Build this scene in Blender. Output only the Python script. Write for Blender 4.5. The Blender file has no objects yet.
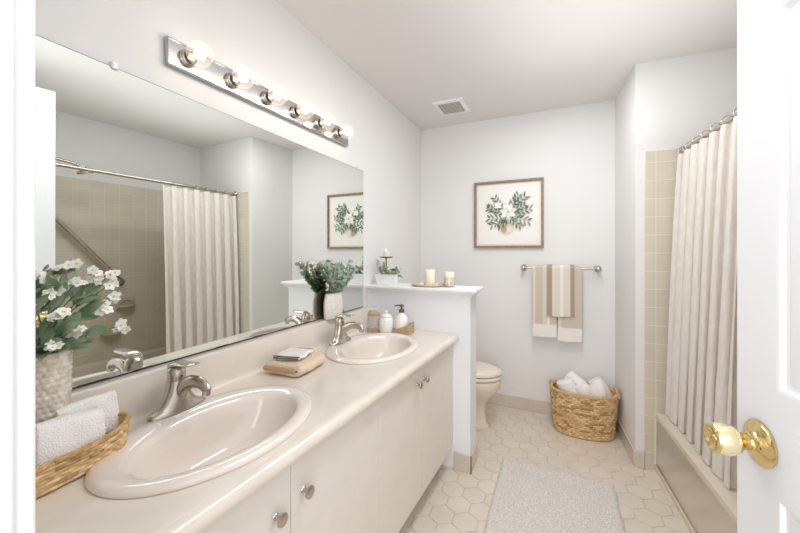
import bpy, math, random
from math import sin, cos, pi, radians as RAD
from mathutils import Vector, Matrix
random.seed(7)
S = bpy.context.scene
COL = S.collection

# ------------------------------------------------------------------ camera, world, lights, exposure
cd = bpy.data.cameras.new('camera'); cam = bpy.data.objects.new('camera', cd); COL.objects.link(cam)
cd.sensor_width = 36.0; cd.lens = 36.0 * 345 / 800
cd.clip_start = 0.01; cd.clip_end = 50
cam.location = (0, 0, 1.30)
cam.rotation_euler = (RAD(90), 0, RAD(24.5))
cd.shift_y = -(266.5 - 252) / 800.0
S.camera = cam
w = bpy.data.worlds.new('world'); S.world = w; w.use_nodes = True
w.node_tree.nodes['Background'].inputs[0].default_value = (0.95, 0.97, 1.0, 1)
w.node_tree.nodes['Background'].inputs[1].default_value = 1.0

def area(name, loc, rot, sx, sy, power, col):
    l = bpy.data.lights.new(name, 'AREA'); l.shape = 'RECTANGLE'; l.size = sx; l.size_y = sy
    l.energy = power; l.color = col
    o = bpy.data.objects.new(name, l); o.location = loc; o.rotation_euler = rot; COL.objects.link(o)
    return o
area('hallway_fill_light', (0.05, -0.75, 1.45), (RAD(90), 0, 0), 1.1, 1.9, 17, (0.975, 0.985, 1.0))  # unseen panel added behind the camera to fill the room through the doorway
area('ceiling_fill_light', (-0.045, 1.62, 2.415), (0, 0, 0), 0.25, 1.6, 16, (0.955, 0.98, 1.0))  # soft fill panel added just under the ceiling; no fixture hangs there
area('upward_fill_light', (0.32, 1.30, 1.95), (RAD(180), 0, 0), 1.1, 2.0, 5.5, (0.955, 0.98, 1.0))  # unseen upward panel added mid-room, brightens the ceiling like bounced flash
area('doorway_fill_light', (0.05, -0.20, 1.75), (RAD(125), 0, RAD(-12)), 0.5, 0.5, 2.4, (0.98, 0.99, 1.0))  # small fill panel added behind the camera, aimed up and into the room
BULB_STRENGTH = 12.5
S.view_settings.view_transform = 'Standard'
S.view_settings.look = 'None'
S.view_settings.gamma = 1.0
S.view_settings.use_curve_mapping = False
S.view_settings.exposure = 0.26
S.cycles.use_denoising = True
S.cycles.max_bounces = 14
S.cycles.diffuse_bounces = 8
S.cycles.glossy_bounces = 6
S.cycles.transparent_max_bounces = 12
S.cycles.sample_clamp_indirect = 6.0
S.cycles.caustics_reflective = False
S.cycles.caustics_refractive = False

# ------------------------------------------------------------------ materials
def lin(c):
    return tuple(((x / 255) / 12.92 if x / 255 <= 0.04045 else ((x / 255 + 0.055) / 1.055) ** 2.4) for x in c) + (1,)

def mat(name, rgb, rough=0.5, metal=0.0, var=0.0, scale=30.0, bump=0.0, bscale=None, rgb2=None, spec=0.5, stretch=None, coat=0.0, sheen=0.0):
    m = bpy.data.materials.new(name); m.use_nodes = True
    nt = m.node_tree; N = nt.nodes; b = N['Principled BSDF']
    b.inputs['Base Color'].default_value = lin(rgb)
    b.inputs['Roughness'].default_value = rough
    b.inputs['Metallic'].default_value = metal
    b.inputs['Specular IOR Level'].default_value = spec
    if coat: b.inputs['Coat Weight'].default_value = coat; b.inputs['Coat Roughness'].default_value = 0.08
    if sheen: b.inputs['Sheen Weight'].default_value = sheen
    if var or bump or rgb2:
        tc = N.new('ShaderNodeTexCoord'); mp = N.new('ShaderNodeMapping')
        nt.links.new(tc.outputs['Object'], mp.inputs[0])
        if stretch: mp.inputs['Scale'].default_value = stretch
        no = N.new('ShaderNodeTexNoise'); no.inputs['Scale'].default_value = scale; no.inputs['Detail'].default_value = 4
        nt.links.new(mp.outputs[0], no.inputs[0])
        if var or rgb2:
            r = N.new('ShaderNodeValToRGB')
            r.color_ramp.elements[0].position = 0.35; r.color_ramp.elements[1].position = 0.65
            c2 = rgb2 or tuple(max(0, min(255, x * (1 - var))) for x in rgb)
            r.color_ramp.elements[0].color = lin(c2); r.color_ramp.elements[1].color = lin(rgb)
            nt.links.new(no.outputs[0], r.inputs[0]); nt.links.new(r.outputs[0], b.inputs['Base Color'])
        if bump:
            n2 = no
            if bscale:
                n2 = N.new('ShaderNodeTexNoise'); n2.inputs['Scale'].default_value = bscale; n2.inputs['Detail'].default_value = 3
                nt.links.new(mp.outputs[0], n2.inputs[0])
            bp = N.new('ShaderNodeBump'); bp.inputs['Strength'].default_value = min(1, bump); bp.inputs['Distance'].default_value = 0.004
            nt.links.new(n2.outputs[0], bp.inputs['Height']); nt.links.new(bp.outputs[0], b.inputs['Normal'])
    return m

def leaf_mat(name, a, b2, tr=0.4):
    m = mat(name, a, 0.55, scale=30, rgb2=b2, spec=0.3)
    nt = m.node_tree; N = nt.nodes; L = nt.links.new; pb = N['Principled BSDF']; out = N['Material Output']
    t = N.new('ShaderNodeBsdfTranslucent'); mx = N.new('ShaderNodeMixShader'); mx.inputs[0].default_value = tr
    src = pb.inputs['Base Color'].links[0].from_socket; L(src, t.inputs[0])
    L(pb.outputs[0], mx.inputs[1]); L(t.outputs[0], mx.inputs[2]); L(mx.outputs[0], out.inputs[0])
    return m

def tile_mat(name, tile, tile2, grout, axes, size=0.108, mortar=0.0028, off=(0, 0), rough=0.25, w=None, h=None):
    m = bpy.data.materials.new(name); m.use_nodes = True
    nt = m.node_tree; N = nt.nodes; b = N['Principled BSDF']; L = nt.links.new
    tc = N.new('ShaderNodeTexCoord'); sp = N.new('ShaderNodeSeparateXYZ'); cb = N.new('ShaderNodeCombineXYZ')
    L(tc.outputs['Object'], sp.inputs[0])
    for k, a in enumerate(axes):
        ad = N.new('ShaderNodeMath'); ad.operation = 'ADD'; ad.inputs[1].default_value = off[k]
        L(sp.outputs['XYZ'.index(a)], ad.inputs[0]); L(ad.outputs[0], cb.inputs[k])
    br = N.new('ShaderNodeTexBrick'); br.offset = 0.0; br.squash = 1.0
    L(cb.outputs[0], br.inputs['Vector'])
    br.inputs['Color1'].default_value = lin(tile); br.inputs['Color2'].default_value = lin(tile2); br.inputs['Mortar'].default_value = lin(grout)
    br.inputs['Scale'].default_value = 1.0; br.inputs['Mortar Size'].default_value = mortar / 2; br.inputs['Mortar Smooth'].default_value = 0.15
    br.inputs['Brick Width'].default_value = w or size; br.inputs['Row Height'].default_value = h or size; br.inputs['Bias'].default_value = 0
    L(br.outputs['Color'], b.inputs['Base Color'])
    bp = N.new('ShaderNodeBump'); bp.invert = True; bp.inputs['Strength'].default_value = 0.5; bp.inputs['Distance'].default_value = 0.002
    L(br.outputs['Fac'], bp.inputs['Height']); L(bp.outputs[0], b.inputs['Normal'])
    b.inputs['Roughness'].default_value = rough
    return m

def emit_mat(name, rgb, strength):
    m = bpy.data.materials.new(name); m.use_nodes = True
    b = m.node_tree.nodes['Principled BSDF']
    b.inputs['Base Color'].default_value = rgb + (1,)
    b.inputs['Emission Color'].default_value = rgb + (1,); b.inputs['Emission Strength'].default_value = strength
    return m

def glass_mat(name, tint, trans=0.8, glow=0.0):
    m = bpy.data.materials.new(name); m.use_nodes = True
    nt = m.node_tree; N = nt.nodes; L = nt.links.new; out = N['Material Output']; N.remove(N['Principled BSDF'])
    t = N.new('ShaderNodeBsdfTransparent'); t.inputs[0].default_value = tint + (1,)
    g = N.new('ShaderNodeBsdfGlossy'); g.inputs['Roughness'].default_value = 0.03
    mx = N.new('ShaderNodeMixShader'); mx.inputs[0].default_value = 1 - trans
    L(t.outputs[0], mx.inputs[1]); L(g.outputs[0], mx.inputs[2])
    last = mx
    if glow:
        e = N.new('ShaderNodeEmission'); e.inputs[0].default_value = (1, 0.87, 0.70, 1); e.inputs[1].default_value = glow
        ad = N.new('ShaderNodeAddShader'); L(mx.outputs[0], ad.inputs[0]); L(e.outputs[0], ad.inputs[1]); last = ad
    L(last.outputs[0], out.inputs[0])
    return m

M = {}
M['wall'] = mat('wall_paint', (229, 228, 227), 0.75, bump=0.08, bscale=260, spec=0.2)
M['ceiling'] = mat('ceiling_paint', (226, 223, 222), 0.85, bump=0.06, bscale=200, spec=0.15)
M['white'] = mat('white_trim_paint', (238, 238, 240), 0.38, spec=0.4)
M['door'] = mat('white_door_paint', (238, 239, 242), 0.4, bump=0.12, scale=60, stretch=(1, 1, 0.06), spec=0.4)
M['halfwall'] = mat('half_wall_paint', (236, 237, 241), 0.6, spec=0.3)
M['counter'] = mat('cultured_marble', (227, 218, 206), 0.22, var=0.03, scale=9, spec=0.45, coat=0.25)
M['sink'] = mat('sink_porcelain', (230, 220, 211), 0.1, spec=0.5, coat=0.5)
M['cabinet'] = mat('cabinet_laminate', (227, 220, 212), 0.42, var=0.015, scale=14, spec=0.4)
M['cabinet_dark'] = mat('cabinet_shadow_gap', (150, 140, 128), 0.7)
M['tub'] = mat('tub_enamel', (208, 197, 181), 0.13, spec=0.5, coat=0.4)
M['toilet'] = mat('toilet_porcelain', (228, 217, 202), 0.12, spec=0.5, coat=0.4)
M['nickel'] = mat('brushed_nickel', (196, 188, 178), 0.22, 1.0)
M['chrome'] = mat('satin_chrome', (205, 201, 196), 0.15, 1.0)
M['plate'] = mat('polished_plate', (196, 195, 195), 0.14, 1.0)
M['dark'] = mat('dark_rubber', (40, 36, 32), 0.6)
M['brass'] = mat('polished_brass', (232, 206, 148), 0.14, 1.0)
M['brasslt'] = mat('pale_brass', (240, 226, 186), 0.24, 0.7)
M['edge'] = mat('mirror_edge_black', (38, 40, 38), 0.5)
M['mirror'] = mat('mirror_silver', (236, 240, 236), 0.0, 1.0)
M['clip'] = mat('clear_plastic_clip', (225, 226, 226), 0.15)
M['rattan'] = mat('seagrass_honey', (216, 184, 136), 0.6, scale=90, rgb2=(186, 146, 94), bump=0.12, bscale=260, stretch=(1, 1, 2.5))
M['rattan2'] = mat('seagrass_tan', (208, 174, 124), 0.62, scale=60, rgb2=(178, 138, 88), bump=0.15, bscale=260, stretch=(1, 1, 2.5))
M['rattanlt'] = mat('seagrass_light', (230, 204, 160), 0.6, scale=90, rgb2=(208, 174, 126), bump=0.12, bscale=260)
M['rattandk'] = mat('seagrass_brown', (190, 152, 102), 0.6, scale=90, rgb2=(160, 122, 76), bump=0.12, bscale=260)
M['potweave2'] = mat('pale_woven_pot_tan', (212, 202, 184), 0.75, scale=80, rgb2=(190, 178, 158), bump=0.3, bscale=160)
M['potweave'] = mat('pale_woven_pot', (226, 219, 206), 0.75, scale=80, rgb2=(196, 186, 168), bump=0.4, bscale=160)
M['terry'] = mat('white_terry', (246, 242, 240), 0.95, bump=1.0, scale=300, spec=0.1, sheen=0.3)
M['terrybeige'] = mat('beige_terry', (208, 178, 138), 0.95, bump=1.0, scale=220, rgb2=(194, 162, 120), spec=0.1)
M['terrycream'] = mat('cream_terry', (233, 217, 198), 0.95, bump=1.0, scale=220, rgb2=(222, 200, 174), spec=0.1)
M['linenwhite'] = mat('white_linen', (238, 236, 232), 0.85, bump=0.3, scale=200, spec=0.1)
M['hem'] = mat('dark_hem', (84, 78, 76), 0.9)
M['tw_sand'] = mat('towel_sand', (206, 194, 178), 0.95, bump=0.7, scale=350, spec=0.1)
M['tw_cream'] = mat('towel_cream', (222, 213, 200), 0.95, bump=0.7, scale=350, spec=0.1)
M['tw_white'] = mat('towel_white', (236, 231, 226), 0.95, bump=0.7, scale=350, spec=0.1)
M['tw_brown'] = mat('towel_taupe', (172, 155, 138), 0.95, bump=0.7, scale=350, spec=0.1)
M['curtain'] = mat('linen_curtain', (228, 221, 214), 0.9, bump=0.35, scale=120, var=0.05, stretch=(1, 1, 0.15), spec=0.1)
M['rug'] = mat('flecked_rug', (232, 227, 221), 0.97, scale=170, rgb2=(192, 186, 180), bump=0.8, bscale=240, spec=0.05)
M['ceramic'] = mat('white_ceramic', (240, 238, 236), 0.25, spec=0.5)
M['ceramicrough'] = mat('textured_ceramic', (238, 234, 227), 0.6, scale=110, rgb2=(222, 215, 204), bump=0.9, bscale=110)
M['kraft'] = mat('kraft_brown', (188, 164, 130), 0.75, var=0.08, scale=40)
M['wood'] = mat('pale_wood', (212, 192, 166), 0.6, var=0.1, scale=30, stretch=(0.15, 1, 1))
M['framewood'] = mat('frame_wood', (158, 136, 116), 0.55, scale=40, rgb2=(132, 112, 94), bump=0.2)
M['paper'] = mat('print_paper', (240, 237, 232), 0.55, spec=0.3)
M['mount'] = mat('print_mount', (236, 226, 208), 0.7)
M['greyfabric'] = mat('grey_pouch', (196, 190, 186), 0.8, var=0.1, scale=60)
M['wax'] = mat('candle_wax', (247, 234, 216), 0.5, spec=0.3)
M['wick'] = mat('wick', (60, 48, 40), 0.9)
M['bronze'] = mat('bronze_metal', (120, 96, 74), 0.35, 0.8)
M['leafdark'] = leaf_mat('green_leaf', (162, 184, 152), (134, 160, 126))
M['leaflight'] = leaf_mat('light_green_leaf', (190, 206, 180), (166, 186, 156))
M['euca'] = leaf_mat('eucalyptus_leaf', (178, 196, 178), (154, 178, 156))
M['euca2'] = leaf_mat('pale_eucalyptus_leaf', (190, 204, 188), (170, 188, 170))
M['stem'] = mat('plant_stem', (110, 116, 80), 0.6)
M['petal'] = mat('white_petal', (246, 244, 236), 0.6, spec=0.2)
M['pollen'] = mat('flower_centre', (214, 196, 120), 0.7)
M['ink_dark'] = mat('ink_dark_green', (98, 116, 100), 0.6)
M['ink_mid'] = mat('ink_sage', (140, 156, 138), 0.6)
M['ink_white'] = mat('ink_white', (250, 248, 242), 0.6)
M['ink_grey'] = mat('ink_pale_grey', (224, 222, 214), 0.6)
M['ink_tan'] = mat('ink_tan', (206, 190, 160), 0.6, scale=60, rgb2=(226, 216, 194))
M['ink_brown'] = mat('ink_soft_brown', (184, 164, 132), 0.6)
M['grille'] = mat('vent_grille', (226, 222, 216), 0.5)
M['ventdark'] = mat('vent_dark', (62, 54, 48), 0.8)
M['hextile'] = mat('hex_floor_tile', (218, 208, 195), 0.32, scale=5, rgb2=(211, 200, 186), bump=0.1, bscale=60, spec=0.4)
M['grout'] = mat('floor_grout', (198, 186, 170), 0.9)
M['caulk'] = mat('white_caulk', (232, 226, 216), 0.6)
M['bulbglass'] = glass_mat('bulb_glass', (1.0, 0.98, 0.95), 0.90, 0.13)
M['holderglass'] = glass_mat('holder_glass', (0.97, 0.97, 0.94), 0.9)
M['filament'] = emit_mat('filament_glow', (1.0, 0.86, 0.66), BULB_STRENGTH)
M['flame'] = emit_mat('candle_flame', (1.0, 0.75, 0.4), 3.0)
TILE = dict(tile=(214, 206, 190), tile2=(210, 201, 185), grout=(236, 230, 219))
M['tile_xz'] = tile_mat('wall_tile_end', axes='XZ', off=(1.08, 0.002), **TILE)
M['tile_yz'] = tile_mat('wall_tile_long', axes='YZ', off=(2.16, 0.002), **TILE)
BT = dict(tile=(210, 200, 186), tile2=(206, 195, 181), grout=(222, 212, 197))
M['base_x'] = tile_mat('base_tile_x', axes='XZ', off=(2.0, 1.01), h=2.0, **BT)
M['base_y'] = tile_mat('base_tile_y', axes='YZ', off=(2.03, 1.01), h=2.0, **BT)

# ------------------------------------------------------------------ mesh helpers
WM = {}
class MB:
    def __init__(s): s.v = []; s.f = []; s.m = []; s.mi = 0
    def add(s, vs, fs):
        o = len(s.v); s.v += [tuple(v) for v in vs]
        for f in fs: s.f.append(tuple(i + o for i in f)); s.m.append(s.mi)
        return s
    def use(s, i): s.mi = i; return s
    def box(s, a, b):
        x0, y0, z0 = a; x1, y1, z1 = b
        return s.add([(x0, y0, z0), (x1, y0, z0), (x1, y1, z0), (x0, y1, z0), (x0, y0, z1), (x1, y0, z1), (x1, y1, z1), (x0, y1, z1)],
                     [(3, 2, 1, 0), (4, 5, 6, 7), (0, 1, 5, 4), (1, 2, 6, 5), (2, 3, 7, 6), (3, 0, 4, 7)])
    def prism(s, poly, z0, z1):
        n = len(poly)
        return s.add([(x, y, z0) for x, y in poly] + [(x, y, z1) for x, y in poly],
                     [tuple(range(n - 1, -1, -1)), tuple(range(n, 2 * n))] + [(i, (i + 1) % n, n + (i + 1) % n, n + i) for i in range(n)])
    def loft(s, rings, cap0=True, cap1=True, closed=True):
        n = len(rings[0]); vs = [p for r in rings for p in r]; fs = []
        for k in range(len(rings) - 1):
            for i in range(n if closed else n - 1):
                j = (i + 1) % n
                fs.append((k * n + i, k * n + j, (k + 1) * n + j, (k + 1) * n + i))
        if cap0: fs.append(tuple(range(n - 1, -1, -1)))
        if cap1: fs.append(tuple((len(rings) - 1) * n + i for i in range(n)))
        return s.add(vs, fs)
    def lathe(s, prof, c=(0, 0, 0), n=32, cap0=True, cap1=True, sx=1, sy=1):
        return s.loft([[(c[0] + r * sx * cos(2 * pi * i / n), c[1] + r * sy * sin(2 * pi * i / n), c[2] + z) for i in range(n)] for r, z in prof], cap0, cap1)
    def sweep(s, path, rad, n=12, up=(0, 0, 1), caps=True, closed=False):
        P = [Vector(p) for p in path]; rings = []; K = len(P)
        up = Vector(up); prev = None
        for k, p in enumerate(P):
            if closed: t = P[(k + 1) % K] - P[k - 1]
            else: t = P[min(k + 1, K - 1)] - P[max(k - 1, 0)]
            t.normalize()
            if prev is None:
                a = up if abs(t.dot(up)) < 0.95 else Vector((1, 0, 0))
                b = t.cross(a).normalized()
            else:
                b = prev - t * prev.dot(t)
                b = b.normalized() if b.length > 1e-6 else t.orthogonal().normalized()
            prev = b; c = b.cross(t).normalized()
            r = rad[k] if isinstance(rad, (list, tuple)) else rad
            r1, r2 = r if isinstance(r, (list, tuple)) else (r, r)
            rings.append([tuple(p + b * (r1 * cos(2 * pi * i / n)) + c * (r2 * sin(2 * pi * i / n))) for i in range(n)])
        if closed: rings.append(rings[0]); return s.loft(rings, False, False)
        return s.loft(rings, caps, caps)
    def ball(s, c, r, n=12, m=8, sx=1, sy=1, sz=1):
        rings = [[(c[0] + r * sx * sin(pi * k / m) * cos(2 * pi * i / n), c[1] + r * sy * sin(pi * k / m) * sin(2 * pi * i / n), c[2] - r * sz * cos(pi * k / m)) for i in range(n)] for k in range(1, m)]
        return s.loft(rings)
    def leaf(s, base, d, nrm, L, W, bend=0.15, tip=0.5, round_=False):
        base = Vector(base); d = Vector(d).normalized(); nrm = Vector(nrm); nrm = (nrm - d * nrm.dot(d))
        nrm = nrm.normalized() if nrm.length > 1e-5 else d.orthogonal().normalized()
        sd = d.cross(nrm); prof = [(0, 0.12), (0.2, 0.75), (0.45, 1.0), (0.72, 0.72), (1, 0.03)]
        if round_: prof = [(0, 0.15), (0.2, 0.8), (0.5, 1.0), (0.82, 0.75), (1, 0.2)]
        vs = []
        for t, wd in prof:
            c = base + d * (L * t) - nrm * (bend * L * t * t)
            vs += [c + sd * (W / 2 * wd) + nrm * (0.10 * W * wd), c, c - sd * (W / 2 * wd) + nrm * (0.10 * W * wd)]
        fs = []
        for k in range(len(prof) - 1):
            a = 3 * k; fs += [(a, a + 1, a + 4, a + 3), (a + 1, a + 2, a + 5, a + 4)]
        return s.add(vs, fs)
    def flower(s, c, nrm, r, petals=5, mi=(0, 1)):
        c = Vector(c); nrm = Vector(nrm).normalized(); a = nrm.orthogonal().normalized(); b = nrm.cross(a)
        ph = random.random() * 6
        s.use(mi[0])
        for k in range(petals):
            t = ph + 2 * pi * k / petals; d = a * cos(t) + b * sin(t) + nrm * 0.35
            s.leaf(c, d, nrm, r, r * 0.95, bend=0.25, round_=True)
        s.use(mi[1]); s.ball(tuple(c + nrm * r * 0.12), r * 0.17, 8, 5); s.use(mi[0])
        return s
    def xf(s, mtx, start=0):
        for i in range(start, len(s.v)): s.v[i] = tuple(mtx @ Vector(s.v[i]))
        return s
    def build(s, name, mats, parent=None, local=False, bevel=0, seg=2, smooth=True, angle=40, loc=None):
        if not isinstance(mats, (list, tuple)): mats = [mats]
        vs = s.v
        if parent is not None and not local:
            inv = WM[parent].inverted(); vs = [tuple(inv @ Vector(v)) for v in vs]
        org = None
        if parent is None:
            xs = [v[0] for v in vs]; ys = [v[1] for v in vs]; zs = [v[2] for v in vs]
            org = Vector(loc) if loc else Vector((0, 0, 0))
            vs = [tuple(Vector(v) - org) for v in vs]
        me = bpy.data.meshes.new(name); me.from_pydata(vs, [], s.f)
        for m in mats: me.materials.append(M[m] if isinstance(m, str) else m)
        me.polygons.foreach_set('material_index', s.m)
        me.polygons.foreach_set('use_smooth', [smooth] * len(me.polygons))
        me.update()
        import bmesh
        bm = bmesh.new(); bm.from_mesh(me); bmesh.ops.recalc_face_normals(bm, faces=bm.faces); bm.to_mesh(me); bm.free()
        if smooth: me.set_sharp_from_angle(angle=RAD(angle))
        o = bpy.data.objects.new(name, me); COL.objects.link(o)
        if parent is not None: o.parent = parent; WM[o] = WM[parent].copy()
        else: o.location = org; WM[o] = Matrix.Translation(org)
        if bevel:
            b = o.modifiers.new('Bevel', 'BEVEL'); b.width = bevel; b.segments = seg; b.limit_method = 'ANGLE'; b.angle_limit = RAD(35)
            b.harden_normals = False
        return o

def thing(name, label, cat, loc=(0, 0, 0), rz=0, group=None, rot=None):
    o = bpy.data.objects.new(name, None); COL.objects.link(o); o.empty_display_size = 0.05
    o.location = loc; o.rotation_euler = rot if rot else (0, 0, rz)
    o['label'] = label; o['category'] = cat
    if group: o['group'] = group
    from mathutils import Euler
    WM[o] = Matrix.Translation(Vector(loc)) @ Euler(rot if rot else (0, 0, rz)).to_matrix().to_4x4()
    return o
def tag(o, label, cat, group=None):
    o['label'] = label; o['category'] = cat
    if group: o['group'] = group
    return o
def struct(o): o['kind'] = 'structure'; return o
def dup(root, loc, rot=None, label=None):
    r = root.copy(); COL.objects.link(r); r.location = loc
    if rot is not None: r.rotation_euler = rot
    if label: r['label'] = label
    for ch in [c for c in COL.objects if c.parent == root]:
        c = ch.copy(); COL.objects.link(c); c.parent = r
        for g in [q for q in COL.objects if q.parent == ch]:
            d = g.copy(); COL.objects.link(d); d.parent = c
    return r
def ell(cx, cy, a, b, z, n=48, p=2.0):
    r = []
    for i in range(n):
        t = 2 * pi * i / n; c, s_ = cos(t), sin(t)
        r.append((cx + a * math.copysign(abs(c) ** (2 / p), c), cy + b * math.copysign(abs(s_) ** (2 / p), s_), z))
    return r
def rrect(x0, y0, x1, y1, r, z, n=6):
    pts = []
    for cx, cy, a0 in ((x1 - r, y1 - r, 0), (x0 + r, y1 - r, pi / 2), (x0 + r, y0 + r, pi), (x1 - r, y0 + r, 3 * pi / 2)):
        for k in range(n + 1):
            a = a0 + pi / 2 * k / n; pts.append((cx + r * cos(a), cy + r * sin(a), z))
    return pts

XL = -1.16; YB = 3.02; ZC = 2.44; HY = 2.02; ZK = 0.81
PV = Vector((0.533, 2.505, 0)); AR = RAD(3.6)
AM = Matrix.Translation(PV) @ Matrix.Rotation(AR, 4, 'Z')      # the alcove stands a few degrees off square

# ------------------------------------------------------------------ room shell
b = MB(); b.use(1).box((-1.3, -0.9, -0.05), (1.6, 3.15, -0.0035))
b.use(0); wd = 0.116; rp = wd * math.sqrt(3) / 2; sd = wd / math.sqrt(3)
for j in range(-9, 16):
    cy = 1.743 + rp * j
    for i in range(-8, 19):
        cx = -0.4625 + wd * i + (wd / 2 if j % 2 else 0)
        if not (-1.26 < cx < 0.75 and 0.0 < cy < 3.1): continue
        def hx(r, z): return [(cx + r * cos(RAD(30 + 60 * k)), cy + r * sin(RAD(30 + 60 * k)), z) for k in range(6)]
        b.loft([hx(sd - 0.0019, -0.0045), hx(sd - 0.0022, -0.0010), hx(sd - 0.0038, 0.0)], False, True)
struct(b.build('floor', ['hextile', 'grout'], smooth=False))
struct(MB().box((-1.3, -0.9, ZC), (1.6, 3.15, ZC + 0.1)).build('ceiling', 'ceiling'))
struct(MB().box((XL - 0.12, -0.05, 0), (XL, YB + 0.12, ZC)).build('wall_left', 'wall'))
struct(MB().box((XL, YB, 0), (1.55, YB + 0.12, ZC)).build('wall_back', 'wall'))
struct(MB().prism([(0.394, YB), (0.432, 2.4987), (1.42, 2.561), (1.42, YB)], 0, ZC).build('wall_right', 'wall'))
a1 = AM @ Vector((0.745, 0.06, 0)); a2 = AM @ Vector((0.745, -1.60, 0))
struct(MB().prism([(a1.x, a1.y), (a2.x, a2.y), (a2.x + 0.12, a2.y), (a1.x + 0.12, a1.y)], 0, ZC).build('wall_alcove_back', 'wall'))
b = MB().box((-0.005, -2.4, 0), (0.75, -1.525, ZC)).xf(AM)
struct(b.build('wall_alcove_near', 'wall'))
# front wall with the doorway the photograph is taken from
b = MB().box((XL, -0.02, 0), (-0.375, 0.112, ZC)).box((0.545, -0.02, 0), (1.5, 0.112, ZC)).box((-0.375, -0.02, 2.285), (0.545, 0.112, ZC))
struct(b.build('wall_front', 'wall'))
b = MB().box((-0.374, -0.03, 0), (-0.362, 0.1135, 2.27)).box((-0.44, 0.1125, 0), (-0.366, 0.1265, 2.33))
struct(b.build('trim_1', 'white', bevel=0.003))
b = MB().box((0.532, -0.03, 0), (0.544, 0.1135, 2.27)).box((0.536, 0.1125, 0), (0.60, 0.1265, 2.33))
b.box((-0.362, -0.03, 2.272), (0.532, 0.112, 2.284))
struct(b.build('trim_2', 'white', bevel=0.003))

# tile in the alcove
b = MB().box((-0.056, -0.010, 0), (0.7445, -0.001, 1.905))
b = b.xf(Matrix.Identity(4)); o = struct(b.build('wall_alcove_end', 'tile_xz', bevel=0.003)); o.matrix_world = AM
b = MB().box((0.735, -1.5245, 0.35), (0.7435, -0.0105, 1.915)); o = struct(b.build('wall_alcove_long', 'tile_yz')); o.matrix_world = AM
b = MB().box((0.006, -1.5245, 0.35), (0.7345, -1.516, 1.905)); o = struct(b.build('wall_alcove_shower', 'tile_xz')); o.matrix_world = AM

# half wall with its moulded cap
struct(MB().box((XL, HY, 0), (-0.466, 2.185, 1.035)).build('wall_partition', 'halfwall', bevel=0.002))
prof = [(0.035, 1.080), (0.040, 1.077), (0.041, 1.066), (0.036, 1.062), (0.030, 1.061), (0.028, 1.055), (0.020, 1.048), (0.012, 1.043), (0.008, 1.036), (0.008, 1.030), (0.0005, 1.030)]
rings = []
for ov, z in prof:
    rings.append([(XL + 0.0005, HY - ov, z), (-0.466 + ov, HY - ov, z), (-0.466 + ov, 2.185 + ov, z), (XL + 0.0005, 2.185 + ov, z)])
b = MB().loft(rings, True, False)
b.add([(XL, HY - 0.0005, 1.0355), (-0.466, HY - 0.0005, 1.0355), (-0.466, 2.1855, 1.0355), (XL, 2.1855, 1.0355)], [(0, 1, 2, 3)])
struct(b.build('trim_3', 'white', angle=25))

# tile baseboards
struct(MB().box((XL, YB - 0.009, 0), (0.385, YB - 0.0005, 0.10)).build('baseboard_back', 'base_x', bevel=0.004))
b = MB().prism([(0.385, YB - 0.0005), (0.3935, YB - 0.0005), (0.4315, 2.4985), (0.4225, 2.489)], 0, 0.10)
struct(b.build('baseboard_right', 'base_y', bevel=0.003))
b = MB().box((0.423, 2.4885, 0), (0.477, 2.4980, 0.10)); struct(b.build('baseboard_alcove', 'base_x', bevel=0.003))
b = MB().box((-0.565, HY - 0.010, 0), (-0.456, HY - 0.0005, 0.105)).box((-0.4655, HY - 0.010, 0), (-0.456, 2.195, 0.105)).box((XL, 2.1855, 0), (-0.4655, 2.195, 0.105))
struct(b.build('baseboard_partition', 'base_x', bevel=0.003))

# ------------------------------------------------------------------ panelled door with brass knob
P0 = Vector((0.361, 1.0, 0)); e = Vector((0.159, -0.987, 0)).normalized(); DW = 0.86; DT = 0.035; DH = 2.235
# local frame: x along the leaf from free edge to hinge, y through the leaf (towards the tub), z up
DMX = Matrix(((e.x, -e.y, 0, P0.x), (e.y, e.x, 0, P0.y), (0, 0, 1, 0), (0, 0, 0, 1)))
def door_face(b, y, sgn):
    xs = [0, 0.110, 0.385, 0.475, 0.75, DW]; zs = [0.008, 0.22, 0.835, 1.035, 1.765, 1.87, 2.10, DH]
    for i in range(5):
        for j in range(7):
            x0, x1, z0, z1 = xs[i], xs[i + 1], zs[j], zs[j + 1]
            if i in (1, 3) and j in (1, 3, 5):
                R = []
                for ins, dp in ((0, 0), (0.006, 0.001), (0.010, 0.008), (0.020, 0.009), (0.024, 0.006), (0.055, 0.002)):
                    yy = y + sgn * dp
                    R.append([(x0 + ins, yy, z0 + ins), (x1 - ins, yy, z0 + ins), (x1 - ins, yy, z1 - ins), (x0 + ins, yy, z1 - ins)])
                b.loft(R, False, True)
            else:
                b.add([(x0, y, z0), (x1, y, z0), (x1, y, z1), (x0, y, z1)], [(0, 1, 2, 3)])
b = MB(); door_face(b, 0, 1); door_face(b, DT, -1)
b.add([(0, 0, .008), (0, DT, .008), (0, DT, DH), (0, 0, DH), (DW, 0, .008), (DW, DT, .008), (DW, DT, DH), (DW, 0, DH)],
      [(0, 1, 2, 3), (7, 6, 5, 4), (3, 2, 6, 7), (0, 4, 5, 1)])
door = b.build('door_1', 'door', angle=20); door.matrix_world = DMX; WM[door] = DMX.copy(); struct(door)
kz = 0.916; kx = 0.070
KM = DMX @ Matrix.Translation((kx, 0, kz)) @ Matrix.Rotation(RAD(90), 4, 'X')       # local z points out of the visible face
def onface(b): return b.xf(KM @ Matrix.Diagonal((1.08, 1.08, 0.93, 1)))
MB_ = MB().lathe([(0.041, 0.0008), (0.0415, 0.004), (0.039, 0.007), (0.033, 0.010), (0.024, 0.016), (0.018, 0.021), (0.0165, 0.024)], n=40)
rose = onface(MB_).build('knob_rose', 'brass', parent=door, angle=50)
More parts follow.
